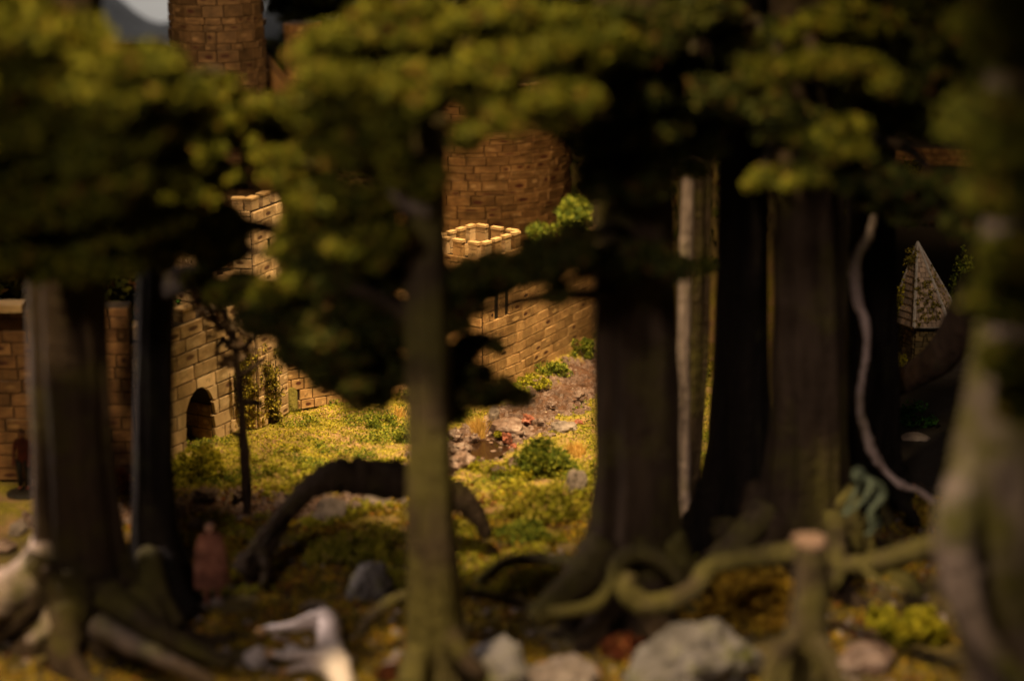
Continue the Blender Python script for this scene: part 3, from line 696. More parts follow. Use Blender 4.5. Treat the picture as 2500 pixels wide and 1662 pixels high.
tree('forest_tree', 'thick left-hand tree with a grey-lit left edge and heavy crown filling the upper left corner',
     [(200, 1560, 150), (195, 1450, 122), (185, 1350, 108), (178, 1200, 98), (170, 950, 94), (165, 680, 92)], 7.05, M_bark,
     [(60, 60, 6.0, 200, 120), (190, 200, 5.9, 270, 85), (120, 330, 6.0, 240, 90), (330, 370, 6.2, 170, 95), (110, 480, 6.2, 210, 90), (270, 530, 6.4, 180, 90), (130, 620, 6.5, 180, 60), (20, 560, 6.4, 90, 110), (395, 175, 6.1, 55, 45), (350, 630, 6.7, 90, 40), (180, 100, 6.1, 100, 60), (470, 230, 6.2, 70, 50), (60, 200, 6.2, 120, 80), (250, 300, 6.1, 170, 90), (10, 400, 6.3, 90, 120), (240, 600, 6.5, 160, 60), (150, 420, 7.7, 330, 130, .6), (250, 250, 8.0, 240, 110, .5)],  # last two blobs: hidden leaf masses added to shade the left wall
     roots=[([(190, 1120, 10, 7.1), (165, 1220, 26, 7.05), (125, 1320, 42, 7.0), (75, 1400, 52, 6.95), (10, 1450, 58, 6.9), (-80, 1500, 56, 6.85)], M_bark_pale),
            ([(130, 1500, 24, 6.85), (100, 1545, 18, 6.75), (70, 1570, 12, 6.7)], M_bark_pale),
            ([(260, 1450, 40, 6.9), (340, 1510, 32, 6.8), (440, 1570, 24, 6.75), (560, 1620, 16, 6.7)], M_root),
            ([(240, 1530, 34, 6.75), (330, 1580, 28, 6.65), (430, 1625, 22, 6.55), (520, 1670, 16, 6.5)], M_bark),
            ([(330, 1440, 24, 6.9), (370, 1470, 20, 6.85), (395, 1530, 17, 6.8), (385, 1590, 13, 6.75)], M_root)], seed=1)
tree('black_trunk_tree', 'slim black-trunked tree just right of the thick left-hand tree',
     [(395, 1480, 72), (388, 1400, 66), (376, 1300, 52), (374, 1150, 47), (378, 900, 46), (385, 640, 44)], 7.35, M_bark_black,
     [(560, 290, 6.9, 110, 50, .8), (480, 330, 6.7, 60, 60), (640, 325, 6.9, 90, 50), (455, 440, 6.7, 60, 100), (515, 600, 6.9, 50, 55), (515, 670, 7.1, 50, 34), (620, 722, 6.8, 110, 42), (735, 640, 6.7, 50, 50), (470, 600, 6.9, 45, 45), (760, 590, 6.9, 80, 36), (690, 260, 6.8, 60, 50), (560, 200, 6.9, 60, 18, .8), (480, 540, 6.9, 65, 70), (600, 415, 7.0, 50, 20, .8), (545, 560, 6.9, 30, 60), (715, 560, 6.9, 30, 50), (735, 480, 7.0, 50, 70, .7), (500, 620, 7.1, 60, 35), (630, 715, 7.0, 110, 36), (600, 700, 7.1, 40, 26)],
     roots=[([(400, 1360, 38, 7.25), (420, 1440, 36, 7.1), (470, 1500, 26, 7.0)], M_bark_black), ([(365, 1360, 34, 7.2), (375, 1440, 34, 7.0), (430, 1530, 26, 6.9)], M_bark_olive)], ztop=1.95, seed=2)
tree('mossy_trunk_tree', 'straight mossy-trunked tree in the middle, standing right in front of the clearing',
     [(1068, 1720, 92), (1062, 1600, 70), (1058, 1450, 62), (1052, 1250, 57), (1045, 1000, 55), (1040, 700, 54), (1030, 450, 50)], 6.5, M_bark_olive,
     [(800, 100, 6.2, 85, 60), (860, 190, 6.1, 120, 60), (800, 260, 6.2, 110, 50), (1000, 60, 6.4, 150, 60), (960, 240, 6.1, 140, 60), (1120, 200, 6.2, 170, 70), (1260, 90, 6.3, 200, 90), (1270, 250, 6.2, 170, 70), (1180, 320, 6.2, 150, 38), (820, 360, 6.3, 140, 60), (700, 400, 6.6, 70, 40), (960, 380, 6.3, 80, 60), (830, 480, 6.4, 100, 60), (1010, 440, 6.3, 60, 50), (900, 580, 6.4, 80, 60), (705, 690, 6.7, 55, 40), (850, 560, 6.5, 90, 50), (1400, 100, 6.4, 120, 80), (900, 90, 6.3, 120, 50)],
     roots=[([(1090, 1540, 30, 6.45), (1130, 1600, 26, 6.35), (1180, 1650, 18, 6.25)], M_bark), ([(1020, 1580, 28, 6.4), (1000, 1680, 34, 6.3)], M_bark_olive)],
     branches=[([(1040, 520, 22, 6.45), (985, 490, 20, 6.4), (950, 430, 16, 6.35), (955, 370, 13, 6.3), (930, 300, 9, 6.3)], M_bark_pale)], seed=3)
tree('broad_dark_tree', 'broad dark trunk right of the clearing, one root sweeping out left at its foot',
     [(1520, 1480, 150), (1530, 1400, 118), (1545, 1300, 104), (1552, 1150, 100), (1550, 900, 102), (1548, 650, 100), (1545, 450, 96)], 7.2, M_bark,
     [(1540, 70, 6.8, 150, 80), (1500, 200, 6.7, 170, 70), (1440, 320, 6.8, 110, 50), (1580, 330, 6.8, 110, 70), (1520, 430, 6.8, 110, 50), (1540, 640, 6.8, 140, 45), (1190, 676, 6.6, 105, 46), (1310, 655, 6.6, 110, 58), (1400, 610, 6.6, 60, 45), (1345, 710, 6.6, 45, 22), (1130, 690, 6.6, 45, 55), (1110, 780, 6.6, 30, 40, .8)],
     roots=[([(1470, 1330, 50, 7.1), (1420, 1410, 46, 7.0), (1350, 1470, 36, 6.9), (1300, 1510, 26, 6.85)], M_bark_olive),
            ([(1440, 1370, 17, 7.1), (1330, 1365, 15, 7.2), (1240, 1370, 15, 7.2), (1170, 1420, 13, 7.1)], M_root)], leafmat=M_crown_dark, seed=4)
tree('shade_spray_tree', 'thin-stemmed added tree behind the mossy trunk, shade put into the dark leaves of its low sprays',
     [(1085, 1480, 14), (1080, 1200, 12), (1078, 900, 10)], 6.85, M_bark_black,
     [(820, 800, 6.7, 130, 80), (885, 890, 6.7, 130, 76), (935, 950, 6.7, 85, 50), (780, 890, 6.75, 50, 50), (850, 970, 6.75, 40, 20, .8), (975, 640, 6.7, 50, 80), (800, 665, 6.7, 105, 48), (700, 745, 6.75, 100, 60), (880, 640, 6.7, 80, 70), (930, 770, 6.7, 70, 80), (730, 830, 6.75, 70, 46), (830, 710, 6.75, 120, 60), (640, 720, 6.8, 60, 40), (1130, 900, 6.7, 42, 50), (1175, 945, 6.7, 85, 46), (1240, 975, 6.7, 60, 30), (1120, 990, 6.7, 55, 30), (1190, 850, 6.7, 40, 8, .7), (1215, 838, 6.7, 14, 12, .8)], leafmat=M_crown_dark, lsize=.016, flare=.3, seed=5)  # hanging sprays given a darker leaf colour in place of shade
tree('pale_trunk_tree', 'thin pale-edged trunk standing between the broad dark trunk and the black trunk',
     [(1672, 1350, 20), (1672, 1250, 26), (1680, 1100, 34), (1690, 900, 38), (1697, 600, 40), (1700, 300, 38), (1706, 60, 34)], 8.3, M_bark,
     [(1385, 545, 8.7, 48, 30, 1), (1330, 575, 8.7, 50, 26, 1), (1412, 510, 8.7, 24, 30, 1), (1350, 600, 8.7, 60, 18, 1), (1420, 585, 8.7, 30, 20, 1), (1300, 595, 8.7, 24, 14, 1), (1690, 640, 7.6, 50, 30), (1680, 400, 7.6, 50, 30), (1690, 250, 7.6, 50, 40), (1690, 150, 7.6, 60, 50), (1770, 520, 8, 22, 14, .6)], leafmat=M_bush, lsize=.012, flare=.3, limbs=False, seed=6)
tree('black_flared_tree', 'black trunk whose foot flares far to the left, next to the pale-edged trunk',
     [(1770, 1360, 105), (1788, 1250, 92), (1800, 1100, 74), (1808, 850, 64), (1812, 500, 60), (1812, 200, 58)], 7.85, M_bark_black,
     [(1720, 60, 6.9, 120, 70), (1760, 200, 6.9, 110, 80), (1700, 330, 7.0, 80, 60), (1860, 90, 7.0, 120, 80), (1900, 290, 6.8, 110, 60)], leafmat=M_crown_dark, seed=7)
tree('brown_trunk_tree', 'brown mossy-footed trunk behind the sawn stump',
     [(1930, 1390, 150), (1950, 1300, 118), (1965, 1200, 98), (1972, 1050, 88), (1970, 800, 84), (1965, 480, 80)], 7.6, M_bark,
     [(2000, 150, 6.3, 140, 42), (2120, 175, 6.4, 110, 42), (1900, 170, 6.4, 80, 35), (1850, 440, 6.6, 60, 26), (1940, 425, 6.6, 90, 30), (2030, 330, 6.7, 100, 60), (2060, 60, 6.8, 120, 60)],
     roots=[([(1870, 1240, 40, 7.5), (1800, 1320, 36, 7.4), (1730, 1370, 24, 7.35)], M_root), ([(2030, 1260, 26, 7.45), (2045, 1340, 24, 7.3), (2040, 1420, 16, 7.2)], M_root)], seed=8)
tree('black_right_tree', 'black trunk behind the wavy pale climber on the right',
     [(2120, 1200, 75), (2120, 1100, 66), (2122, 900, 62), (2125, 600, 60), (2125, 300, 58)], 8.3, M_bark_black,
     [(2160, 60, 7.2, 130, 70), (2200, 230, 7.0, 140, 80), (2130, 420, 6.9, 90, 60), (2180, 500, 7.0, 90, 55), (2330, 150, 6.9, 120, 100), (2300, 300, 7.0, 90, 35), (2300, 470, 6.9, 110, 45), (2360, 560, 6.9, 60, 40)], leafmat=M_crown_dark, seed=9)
tree('near_right_tree', 'massive mossy trunk at the right edge, nearest of all, its pale foot flaring left',
     [(2490, 1760, 150), (2470, 1600, 110), (2440, 1450, 128), (2425, 1300, 134), (2430, 1200, 122), (2455, 1050, 112), (2478, 900, 104), (2495, 700, 98), (2502, 500, 98), (2502, 250, 95)], 5.6, M_bark_near,
     [(2450, 70, 5.2, 100, 100), (2470, 300, 5.2, 80, 120), (2440, 470, 5.2, 60, 90), (2470, 660, 5.2, 50, 110), (2505, 900, 5.2, 35, 150, .8)],
     roots=[([(2400, 1080, 22, 5.58), (2350, 1190, 48, 5.52), (2335, 1300, 58, 5.47), (2345, 1410, 54, 5.44), (2375, 1510, 38, 5.4), (2430, 1600, 24, 5.35), (2520, 1680, 24, 5.3)], M_bark_pale)], seed=10)

fir_spec = [(790, 14.6, .45, 'dark fir just right of the tall round tower, far behind'), (860, 14.2, .6, 'dark fir far behind the back wall, second from the tall round tower'), (1010, 14.8, .6, 'dark fir far behind the central trunk'),
            (1180, 14.4, .65, 'dark fir straight behind the round bastion'), (1370, 14.0, .6, 'dark fir behind the right side of the round bastion'), (1560, 14.5, .65, 'dark fir far behind the broad dark trunk'), (1740, 14.0, .6, 'dark fir far behind the pale-edged trunk'),
            (1930, 14.3, .65, 'dark fir far behind the brown trunk'), (2120, 13.4, .6, 'dark fir behind the strip of far brown wall, left of it'), (2290, 13.6, .6, 'dark fir straight behind the slate-roofed house'), (2460, 13.2, .65, 'dark fir at the right edge far behind the near trunk')]
fir_spec = [f_ + (2.7,) for f_ in fir_spec] + [(40, 11.2, .45, 'short dark fir behind the left wall, at the left edge', 1.1), (180, 11.4, .45, 'short dark fir behind the thick left-hand trunk', 1.15), (330, 11.5, .45, 'short dark fir behind the black-trunked tree', 1.0), (-120, 11.6, .5, 'dark fir beyond the left edge of the picture', 1.7)]
for i_, (px, Y_, r_, lb, fh) in enumerate(fir_spec):
    p = at(px, 700, Y_); zb = hz(p.x, Y_); t = thing('fir_tree', (p.x, Y_, zb), lb, 'tree', 'dark firs behind the castle'); g = G(); g.tube([(p.x, Y_, zb - .1), (p.x, Y_, zb + fh * .97)], [.06, .015], 8); g.build('trunk', M_bark_black, t, True)
    pts = []
    for k in range(150):
        zz_ = random.uniform(.05, fh); rr_ = r_ * (1 - zz_ / (fh * 1.15)) * random.uniform(.3, 1); a_ = random.uniform(0, 6.28); pts.append(ell_points((p.x + rr_ * math.cos(a_), Y_ + rr_ * math.sin(a_), zb + zz_ - rr_ * .2), .13, .13, .05, 34, .2))
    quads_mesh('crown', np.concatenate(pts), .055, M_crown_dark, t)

# arching root / fallen bough in front of the clearing
def bough(name, label, cat, px, mat, rough=.15, extra=(), sides=14):
    q = [at(a, b, Y) for a, b, c, Y in px]; sm, rr = smooth_path(q, [c * pxs(v.y, v.z) for (a, b, c, Y), v in zip(px, q)])
    t = thing(name, q[0], label, cat); g = G(); g.tube(sm, rr, sides, True, rough); g.build('stem', mat, t, True)
    for e in extra:
        q = [at(a, b, Y) for a, b, c, Y in e]; sm, rr = smooth_path(q, [c * pxs(v.y, v.z) for (a, b, c, Y), v in zip(e, q)]); g = G(); g.tube(sm, rr, 8, True, rough); g.build('twig', mat, t, True)
    return t
bough('arching_bough', 'thick dark bough arching over the moss behind the mossy central trunk', 'bough',
      [(590, 1400, 34, 7.45), (640, 1340, 32, 7.5), (690, 1265, 22, 7.55), (750, 1195, 28, 7.6), (810, 1165, 38, 7.65), (880, 1165, 44, 7.7), (980, 1175, 46, 7.7), (1080, 1195, 40, 7.7), (1150, 1240, 26, 7.7), (1190, 1310, 14, 7.7)], M_bark, .4,
      [[(600, 1370, 9, 7.4), (635, 1310, 8, 7.4), (665, 1275, 7, 7.42), (690, 1240, 6, 7.45)], [(640, 1340, 16, 7.45), (650, 1390, 12, 7.4), (640, 1430, 8, 7.35)]])
bough('lit_edge_strip', 'thin pale strip added for the lit trunk edge just right of the broad dark trunk', 'sapling',
      [(1682, 1350, 9, 8.0), (1672, 1200, 14, 8.0), (1668, 1000, 17, 8.0), (1670, 800, 16, 8.0), (1676, 600, 17, 8.0), (1682, 400, 15, 8.0), (1690, 200, 13, 8.0), (1700, -60, 11, 8.0)], M_bark_pale, .25)  # added pale stem stands in for the light along the trunk edge
bough('wavy_climber', 'pale wavy climber stem hanging in front of the black trunk on the right', 'climber',
      [(2134, 525, 8, 7.7), (2122, 575, 11, 7.7), (2094, 625, 12, 7.7), (2088, 680, 13, 7.7), (2094, 735, 12, 7.7), (2112, 785, 11, 7.7), (2116, 850, 9, 7.7), (2106, 910, 8, 7.7), (2098, 980, 9, 7.7), (2106, 1030, 11, 7.7), (2122, 1080, 13, 7.7), (2142, 1125, 12, 7.7), (2172, 1160, 7, 7.7), (2205, 1185, 10, 7.65), (2240, 1195, 6, 7.6), (2280, 1225, 9, 7.6)], M_vine, .4)
bough('sweeping_root', 'wide smooth brown root sweeping up to the right below the slate-roofed house', 'root',
      [(2160, 950, 30, 8.6), (2230, 915, 34, 8.5), (2300, 865, 44, 8.3), (2350, 790, 48, 8.1), (2385, 700, 50, 7.9)], M_deadwood, .1)
bough('snaking_root', 'olive root bent in an S across the foreground moss, right of the broad dark trunk', 'root',
      [(1340, 1495, 16, 6.8), (1440, 1480, 18, 6.8), (1490, 1430, 18, 6.85), (1510, 1370, 20, 6.9), (1560, 1350, 22, 6.95), (1620, 1370, 20, 6.95), (1660, 1420, 14, 6.95)], M_root)
bough('looping_root', 'fat olive root looping up out of the moss inside the S-shaped root', 'root',
      [(1540, 1400, 16, 6.7), (1530, 1440, 30, 6.7), (1570, 1475, 30, 6.7), (1640, 1465, 26, 6.7), (1700, 1430, 24, 6.75), (1730, 1385, 24, 6.8), (1800, 1365, 26, 6.85), (1880, 1355, 28, 6.9), (1960, 1345, 26, 6.9)], M_root)
bough('long_root', 'long brown root running level to the right edge behind the sawn stump', 'root',
      [(1960, 1330, 18, 6.95), (2060, 1375, 22, 6.85), (2150, 1372, 28, 6.7), (2240, 1345, 30, 6.5), (2330, 1330, 36, 6.3)], M_bark_olive, .35, [[(2100, 1375, 14, 6.75), (2150, 1420, 10, 6.65), (2220, 1440, 7, 6.6)]])
bough('small_root', 'low thin root behind the foot of the mossy central trunk', 'root',
      [(1120, 1445, 12, 7.0), (1200, 1455, 12, 7.0), (1280, 1475, 11, 7.0), (1340, 1480, 12, 6.95)], M_root)
bough('mossy_root_loop', 'small mossy root looping left of the mossy central trunk', 'root',
      [(990, 1450, 12, 6.9), (950, 1470, 14, 6.85), (910, 1500, 13, 6.8), (880, 1540, 10, 6.75)], M_root)
bough('dead_sapling', 'thin dead sapling with a knobbly grey head standing before the arched gate', 'sapling',
      [(606, 1330, 8.2, 8.3), (602, 1200, 9.8, 8.3), (596, 1100, 12.0, 8.3), (590, 1010, 7.5, 8.3), (582, 920, 9.0, 8.3), (575, 850, 9.0, 8.3), (560, 800, 10.5, 8.3), (545, 760, 7.5, 8.3), (520, 725, 5.2, 8.3)], M_deadwood, .5,
      [[(575, 860, 8, 8.3), (610, 835, 6, 8.3), (640, 800, 4, 8.3)], [(565, 810, 9, 8.3), (530, 790, 8, 8.25), (505, 745, 6, 8.2), (480, 735, 4, 8.2)], [(560, 800, 9, 8.3), (590, 765, 7, 8.35), (585, 720, 5, 8.35)], [(590, 980, 8, 8.3), (640, 985, 6, 8.3)], [(580, 920, 8, 8.3), (620, 895, 6, 8.3), (650, 870, 3, 8.3)], [(575, 850, 10, 8.3), (545, 830, 8, 8.3), (530, 850, 5, 8.3)], [(596, 1060, 8, 8.3), (570, 1060, 5, 8.3)]])

sp_ = [o for o in bpy.data.objects if o.name == 'dead_sapling'][0]; hp = []
for (a, b, w_, h_) in ((575, 850, 45, 40), (545, 790, 60, 36), (505, 745, 50, 26), (600, 800, 40, 30), (560, 880, 35, 22), (480, 720, 26, 14)):
    c = at(a, b, 8.3); k = pxs(8.3, c.z)
    for i_ in range(20): q = c + Vector((random.gauss(0, w_ * k * .4), random.gauss(0, .02), random.gauss(0, h_ * k * .4))); hp.append(ell_points(q, .016, .016, .013, 16, .4))
tag(quads_mesh('seed_head', np.concatenate(hp), .014, M_deadleaf, sp_), 'crumbly brown seed heads', kind='stuff')
# sawn stump
st = thing('sawn_stump', at(1975, 1600, 6.1), 'sawn-off stump with a pale cut top in the right foreground', 'stump')
pp = [(1965, 1680, 85), (1968, 1600, 68), (1974, 1520, 52), (1978, 1420, 42), (1978, 1350, 40), (1976, 1325, 40)]; q = [at(a, b, 6.2) for a, b, c in pp]
g = G(); sm, rr = smooth_path(q, [c * pxs(6.2, v.z) for (a, b, c), v in zip(pp, q)]); g.tube(sm, rr, 24, True, .12); g.build('trunk', M_bark_olive, st, True)
c = q[-1]; g = G(); n = 20; s = pxs(6.2, .5); g.tube([(c.x, c.y, c.z - .004), (c.x + .004, c.y, c.z + .012), (c.x + .004, c.y, c.z + .018)], [43 * s, 42 * s, 34 * s], n, True, .1); g.build('cut_face', M_cut, st)
for pp in ([(1940, 1560, 26, 6.1), (1890, 1610, 24, 6.0), (1870, 1690, 20, 5.9)], [(2000, 1560, 22, 6.05), (2040, 1640, 20, 5.95), (2060, 1700, 16, 5.9)], [(2040, 1330, 14, 6.3), (2050, 1390, 13, 6.25), (2035, 1430, 9, 6.2)]):
    q = [at(a, b, Y) for a, b, r, Y in pp]; sm, rr = smooth_path(q, [r * pxs(v.y, v.z) for (a, b, r, Y), v in zip(pp, q)]); g = G(); g.tube(sm, rr, 10, True, .15); g.build('root', M_root, st, True)

# ------------------------------------------------------------------ rocks
def rock(label, px, py, wpx, hpx, mat=M_rock, z=0.0, seed=0, name='rock', cat='rock', dep=.8, sharp=.35, sub=3, group=None):
    c = gp(px, py + hpx * .3, z); s = pxs(c.y, z); bm = bmesh.new(); bmesh.ops.create_icosphere(bm, subdivisions=sub, radius=1)
    for v in bm.verts:
        d = v.co.normalized(); k = 1 + sharp * noise.noise(d * 1.4 + Vector((seed * 3.7, 0, 0))) + sharp * .4 * noise.noise(d * 3.5 + Vector((0, seed, 0))) + sharp * .15 * noise.noise(d * 9)
        v.co = Vector((d.x * wpx / 2 * s * k, d.y * wpx / 2 * s * dep * k, d.z * hpx / 2 * s * k * 1.05))
    me = bpy.data.meshes.new(name); bm.to_mesh(me); bm.free(); me.materials.append(mat)
    o = link(name, me); o.location = (c.x, c.y, c.z + hpx * s * .22); o.rotation_euler.z = seed; return tag(o, label, cat, group)
rock('pale grey rounded rock in the moss under the arching bough', 808, 1245, 95, 62, seed=1)
rock('small dark rock just right of the pale rounded rock', 868, 1235, 40, 30, M_rock_wet, seed=2)
rock('flat pinkish stone right of the pale rounded rock, by the bough', 915, 1222, 70, 34, seed=3)
rock('grey mossy boulder left of the mossy central trunk', 905, 1420, 115, 120, M_rock_moss, seed=4, sharp=.4)
rock('pale blurred boulder at the bottom edge right of the central trunk', 1215, 1630, 190, 130, M_rock_moss, seed=5, sharp=.5)
rock('flat pale slab at the bottom edge, rightmost of the pair beside the central trunk', 1370, 1650, 190, 90, seed=6)
rock('big pale angular boulder at the bottom edge under the looping root', 1690, 1620, 300, 190, M_rock_moss, seed=7, sharp=.6, sub=4)
rock('white stone by the lying white pony hooves', 625, 1600, 66, 52, simple('white_stone', (.45, .38, .36), (.62, .55, .53), 9), seed=8)
rock('small white stone between the pony legs', 715, 1588, 45, 32, simple('white_stone_b', (.45, .38, .36), (.6, .53, .5), 9), seed=9)
rock('brown boulder at the bottom edge right of the stump', 2110, 1600, 150, 80, M_rock_wet, seed=10)
rock('tall upright speckled stone behind the straw tuft', 1206, 1008, 32, 44, M_rock, seed=11, sharp=.2)
rock('dark hollow wet rock right of the straw tuft', 1242, 1042, 92, 44, M_rock_wet, seed=12, sharp=.5)
rock('low grey rock with moss at its edge, right side of the stream', 1378, 1042, 66, 32, seed=13, sharp=.4)
rock('small wet rock beside the trunk at the top of the track', 1412, 960, 34, 20, M_rock_wet, seed=14, sharp=.5)
rock('low wet stone in the middle of the track', 1322, 1028, 26, 16, M_rock_wet, seed=15)
rock('crusty reddish bank stone at the left of the puddle', 1125, 1095, 50, 34, M_rock_wet, seed=16, sharp=.5)
rock('crusty bank rock below the puddle beside the mossy trunk', 1130, 1125, 70, 44, M_rock_wet, seed=17, sharp=.5)
rock('flat brown stone at the near bank of the stream', 1265, 1130, 60, 26, M_rock_wet, seed=18, sharp=.5)
rock('brown stone at the far side of the left-hand mud patch', 505, 1200, 60, 26, M_rock_wet, seed=19, sharp=.5)
rock('dark stone at the far side of the mud beside the dead sapling', 590, 1198, 50, 22, M_rock_wet, seed=20, sharp=.5)
rock('grey stone at the near side of the left-hand mud patch', 480, 1275, 46, 24, M_rock, seed=21, sharp=.5)
rock('dark stone right of the sapling foot in the mud', 590, 1265, 34, 26, M_rock_wet, seed=22)
rock('grey white-capped stone at the left edge near the barrel', 45, 1290, 50, 40, M_rock, seed=23)
rock('dark grey stone below the white-capped stone at the left edge', 12, 1330, 70, 36, M_rock_wet, seed=24)
rock('pale flat block lying in the shade below the sweeping root', 2235, 1068, 70, 26, M_rock, seed=25, sharp=.15)
rock('grey stone leaning at the foot of the broad dark trunk', 1405, 1180, 60, 80, M_rock, seed=26, sharp=.3)
rock('brown earthy boulder under the left-hand tree roots', 345, 1520, 130, 90, M_rock_moss, seed=27)
for k, (a, b, w_, h_, lb) in enumerate(((1340, 1062, 30, 18, 'crusty stone half sunk behind the leafy bush'), (1290, 1060, 34, 18, 'flat wet stone between the hollow rock and the leafy bush'), (1160, 1065, 30, 18, 'pinkish stone at the root of the straw tuft'), (1110, 1060, 40, 26, 'grey bank stone touching the mossy trunk, above the puddle'),
        (1345, 985, 26, 14, 'dark pebble in the far bend of the track'), (1385, 1010, 30, 16, 'brown stone above the low grey rock'), (1215, 1145, 40, 20, 'brown crumb of bank below the puddle'), (640, 1260, 44, 22, 'brown mud clod right of the sapling foot'), (535, 1250, 40, 18, 'wet mud lump in the left-hand patch'), (445, 1240, 40, 20, 'pale wet stone in the mud beside the black trunk'), (690, 1225, 40, 20, 'reddish clod where the bough crosses the mud'))):
    rock(lb, a, b, w_, h_, M_rock_wet, seed=50 + k, sharp=.55)
for k, (a, b, w_, h_) in enumerate(((1288, 1022, 34, 22), (1238, 1068, 26, 30), (1252, 1090, 22, 16), (1412, 1030, 30, 14))):
    rock(['shiny red clay lump inside the hollow wet rock', 'shiny red clay lump sticking up at the puddle edge', 'small red clay bit just below the upright red lump', 'red clay smear right of the low grey rock'][k], a, b, w_, h_, M_redgel, seed=30 + k, name='clay_lump', cat='clay lump', sharp=.6)
bead = G(); c = at(2128, 1413, 6.75); bm = bmesh.new(); bmesh.ops.create_uvsphere(bm, u_segments=12, v_segments=8, radius=.009)
me = bpy.data.meshes.new('white_bead'); bm.to_mesh(me); bm.free(); me.materials.append(M_bead); o = link('white_bead', me); o.location = c; tag(o, 'tiny shiny white bead on the soil below the long root', 'bead')

# gravel and crust along the track: uncountable
def scatter_area(n, polys, keep):
    P = []
    while len(P) < n:
        a = rng.uniform(polys[0], polys[1], n * 2); b = rng.uniform(polys[2], polys[3], n * 2)
        k = keep(a, b); P += list(zip(a[k], b[k]))
    P = np.array(P[:n]); return np.column_stack([P, hgt(P[:, 0], P[:, 1])])
md = lambda X, Y: mudval(X, Y)
P = scatter_area(3500, (-2.3, 1.3, 8.0, 11.0), lambda X, Y: (md(X, Y) > .05) & (rng.uniform(size=X.shape) < np.where(md(X, Y) < .9, .9, .25)))
g = G()
for p in P:
    s = abs(rng.normal(0, .0085)) + .003; g.box((p[0], p[1], p[2] + s * .2), (s * 1.6, s * 1.3, s), Matrix.Rotation(rng.uniform(0, 3), 3, 'Z'), taper=.55)
tag(g.build('gravel', M_rock_wet), 'wet grit and crumbs of soil along the muddy track', kind='stuff')

# ------------------------------------------------------------------ moss: uncountable flock
def nz2(X, Y, f, s=0):
    return np.sin(X * f + 2 * np.sin(Y * f * .7 + s)) * np.cos(Y * f * 1.1 + 1.7 * np.sin(X * f * .6 + s))
def moss(name, label, n, ext, size, mat, keep, lift=.006):
    P = scatter_area(n, ext, keep); P[:, 2] += rng.uniform(0, lift, n) + .006 * np.clip(nz2(P[:, 0], P[:, 1], 24), 0, 1)
    return tag(quads_mesh(name, P, size, mat, flat=.3, aspect=1.1), label, kind='stuff')
open_ = lambda X, Y: (md(X, Y) < .35 + .3 * rng.uniform(size=X.shape)) & (rng.uniform(size=X.shape) < .35 + .65 * (nz2(X, Y, 5.5, 1) + .4 * nz2(X, Y, 14) > -.35))
moss('clearing_moss', 'bright yellow-green moss covering the clearing', 95000, (-1.9, 1.1, 8.35, 10.8), .0085, M_moss, open_)
moss('near_moss', 'coarse olive moss on the foreground forest floor', 42000, (-1.9, 1.9, 6.0, 8.5), .017, M_moss_fg, lambda X, Y: (md(X, Y) < .5) & (nz2(X, Y, 6, 2) + .5 * nz2(X, Y, 15) > -.45), .012)
moss('clumped_moss', 'raised clumps of lighter moss between clearing and trunks', 26000, (-1.6, .9, 7.4, 8.9), .013, M_moss, lambda X, Y: (md(X, Y) < .4) & (nz2(X, Y, 13, 3) > .1), .03)
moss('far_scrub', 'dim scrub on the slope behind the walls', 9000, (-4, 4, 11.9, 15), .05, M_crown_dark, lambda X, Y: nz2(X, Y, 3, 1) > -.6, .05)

P = scatter_area(1500, (-1.9, 1.9, 6.0, 8.6), lambda X, Y: nz2(X, Y, 5, 4) > -.5)
g = G()
for p in P:
    a = rng.uniform(0, 3.14); l_ = rng.uniform(.02, .07); d = Vector((math.cos(a), math.sin(a), rng.uniform(-.1, .25))) * l_; c_ = Vector(p) + Vector((0, 0, .008)); g.tube([c_ - d * .5, c_ + Vector((0, 0, .004)), c_ + d * .5], [.0022, .003, .0015], 4)
tag(g.build('twig_litter', M_deadwood), 'fallen twigs littering the foreground moss', kind='stuff')
P = scatter_area(700, (-1.9, 1.9, 6.0, 8.4), lambda X, Y: nz2(X, Y, 4, 7) > -.2); g = G()
for p in P:
    q = abs(rng.normal(0, .012)) + .006; g.box((p[0], p[1], p[2] + q * .2), (q * 1.6, q * 1.3, q), Matrix.Rotation(rng.uniform(0, 3), 3, 'Z'), taper=.55)
tag(g.build('pebbles', M_rock), 'grey pebbles strewn in the foreground moss', kind='stuff')
moss('leaf_litter', 'rust and brown leaf litter on the forest floor', 4500, (-1.9, 1.9, 6.0, 8.6), .016, M_red, lambda X, Y: nz2(X, Y, 7, 5) > .15, .01)
moss('weeds', 'ragged low weeds along the wall feet and stream banks', 16000, (-1.6, 1.0, 8.6, 10.9), .010, M_bush, lambda X, Y: (md(X, Y) < .6) & (nz2(X, Y, 11, 6) + .5 * nz2(X, Y, 27, 2) > .55), .035)
B = lambda label, px, py, wpx, hpx, n, size, mat, name='bush', cat='bush', z=0.0, k=14: clump(name, label, cat, gp(px, py + hpx * .4, z), wpx / 2 * pxs(gp(px, py).y), wpx / 2.3 * pxs(gp(px, py).y), hpx * .75 * pxs(gp(px, py).y), n, size, mat, k)
B('bright green bush at the foot of the gate wall beside the black trunk', 480, 1125, 140, 85, 5000, .009, M_bush_y, k=22)
B('dark green leafy bush on the near bank of the stream', 1325, 1120, 150, 85, 4200, .011, M_bush, k=22)
B('low bush at the lower left of the dark green leafy bush', 1270, 1155, 70, 36, 1200, .010, M_bush_y)
B('tiny round green bush beside the crusty bank rock', 1157, 1140, 30, 28, 700, .007, M_bush_y)
B('tiny green tuft in front of the hollow wet rock', 1217, 1058, 22, 18, 400, .006, M_bush_y)
B('small moss cushion on the low grey rock', 1392, 1043, 18, 14, 300, .006, M_bush_y)
B('green bush against the curtain wall beside the trunk', 1425, 850, 60, 50, 1600, .009, M_bush, k=12)
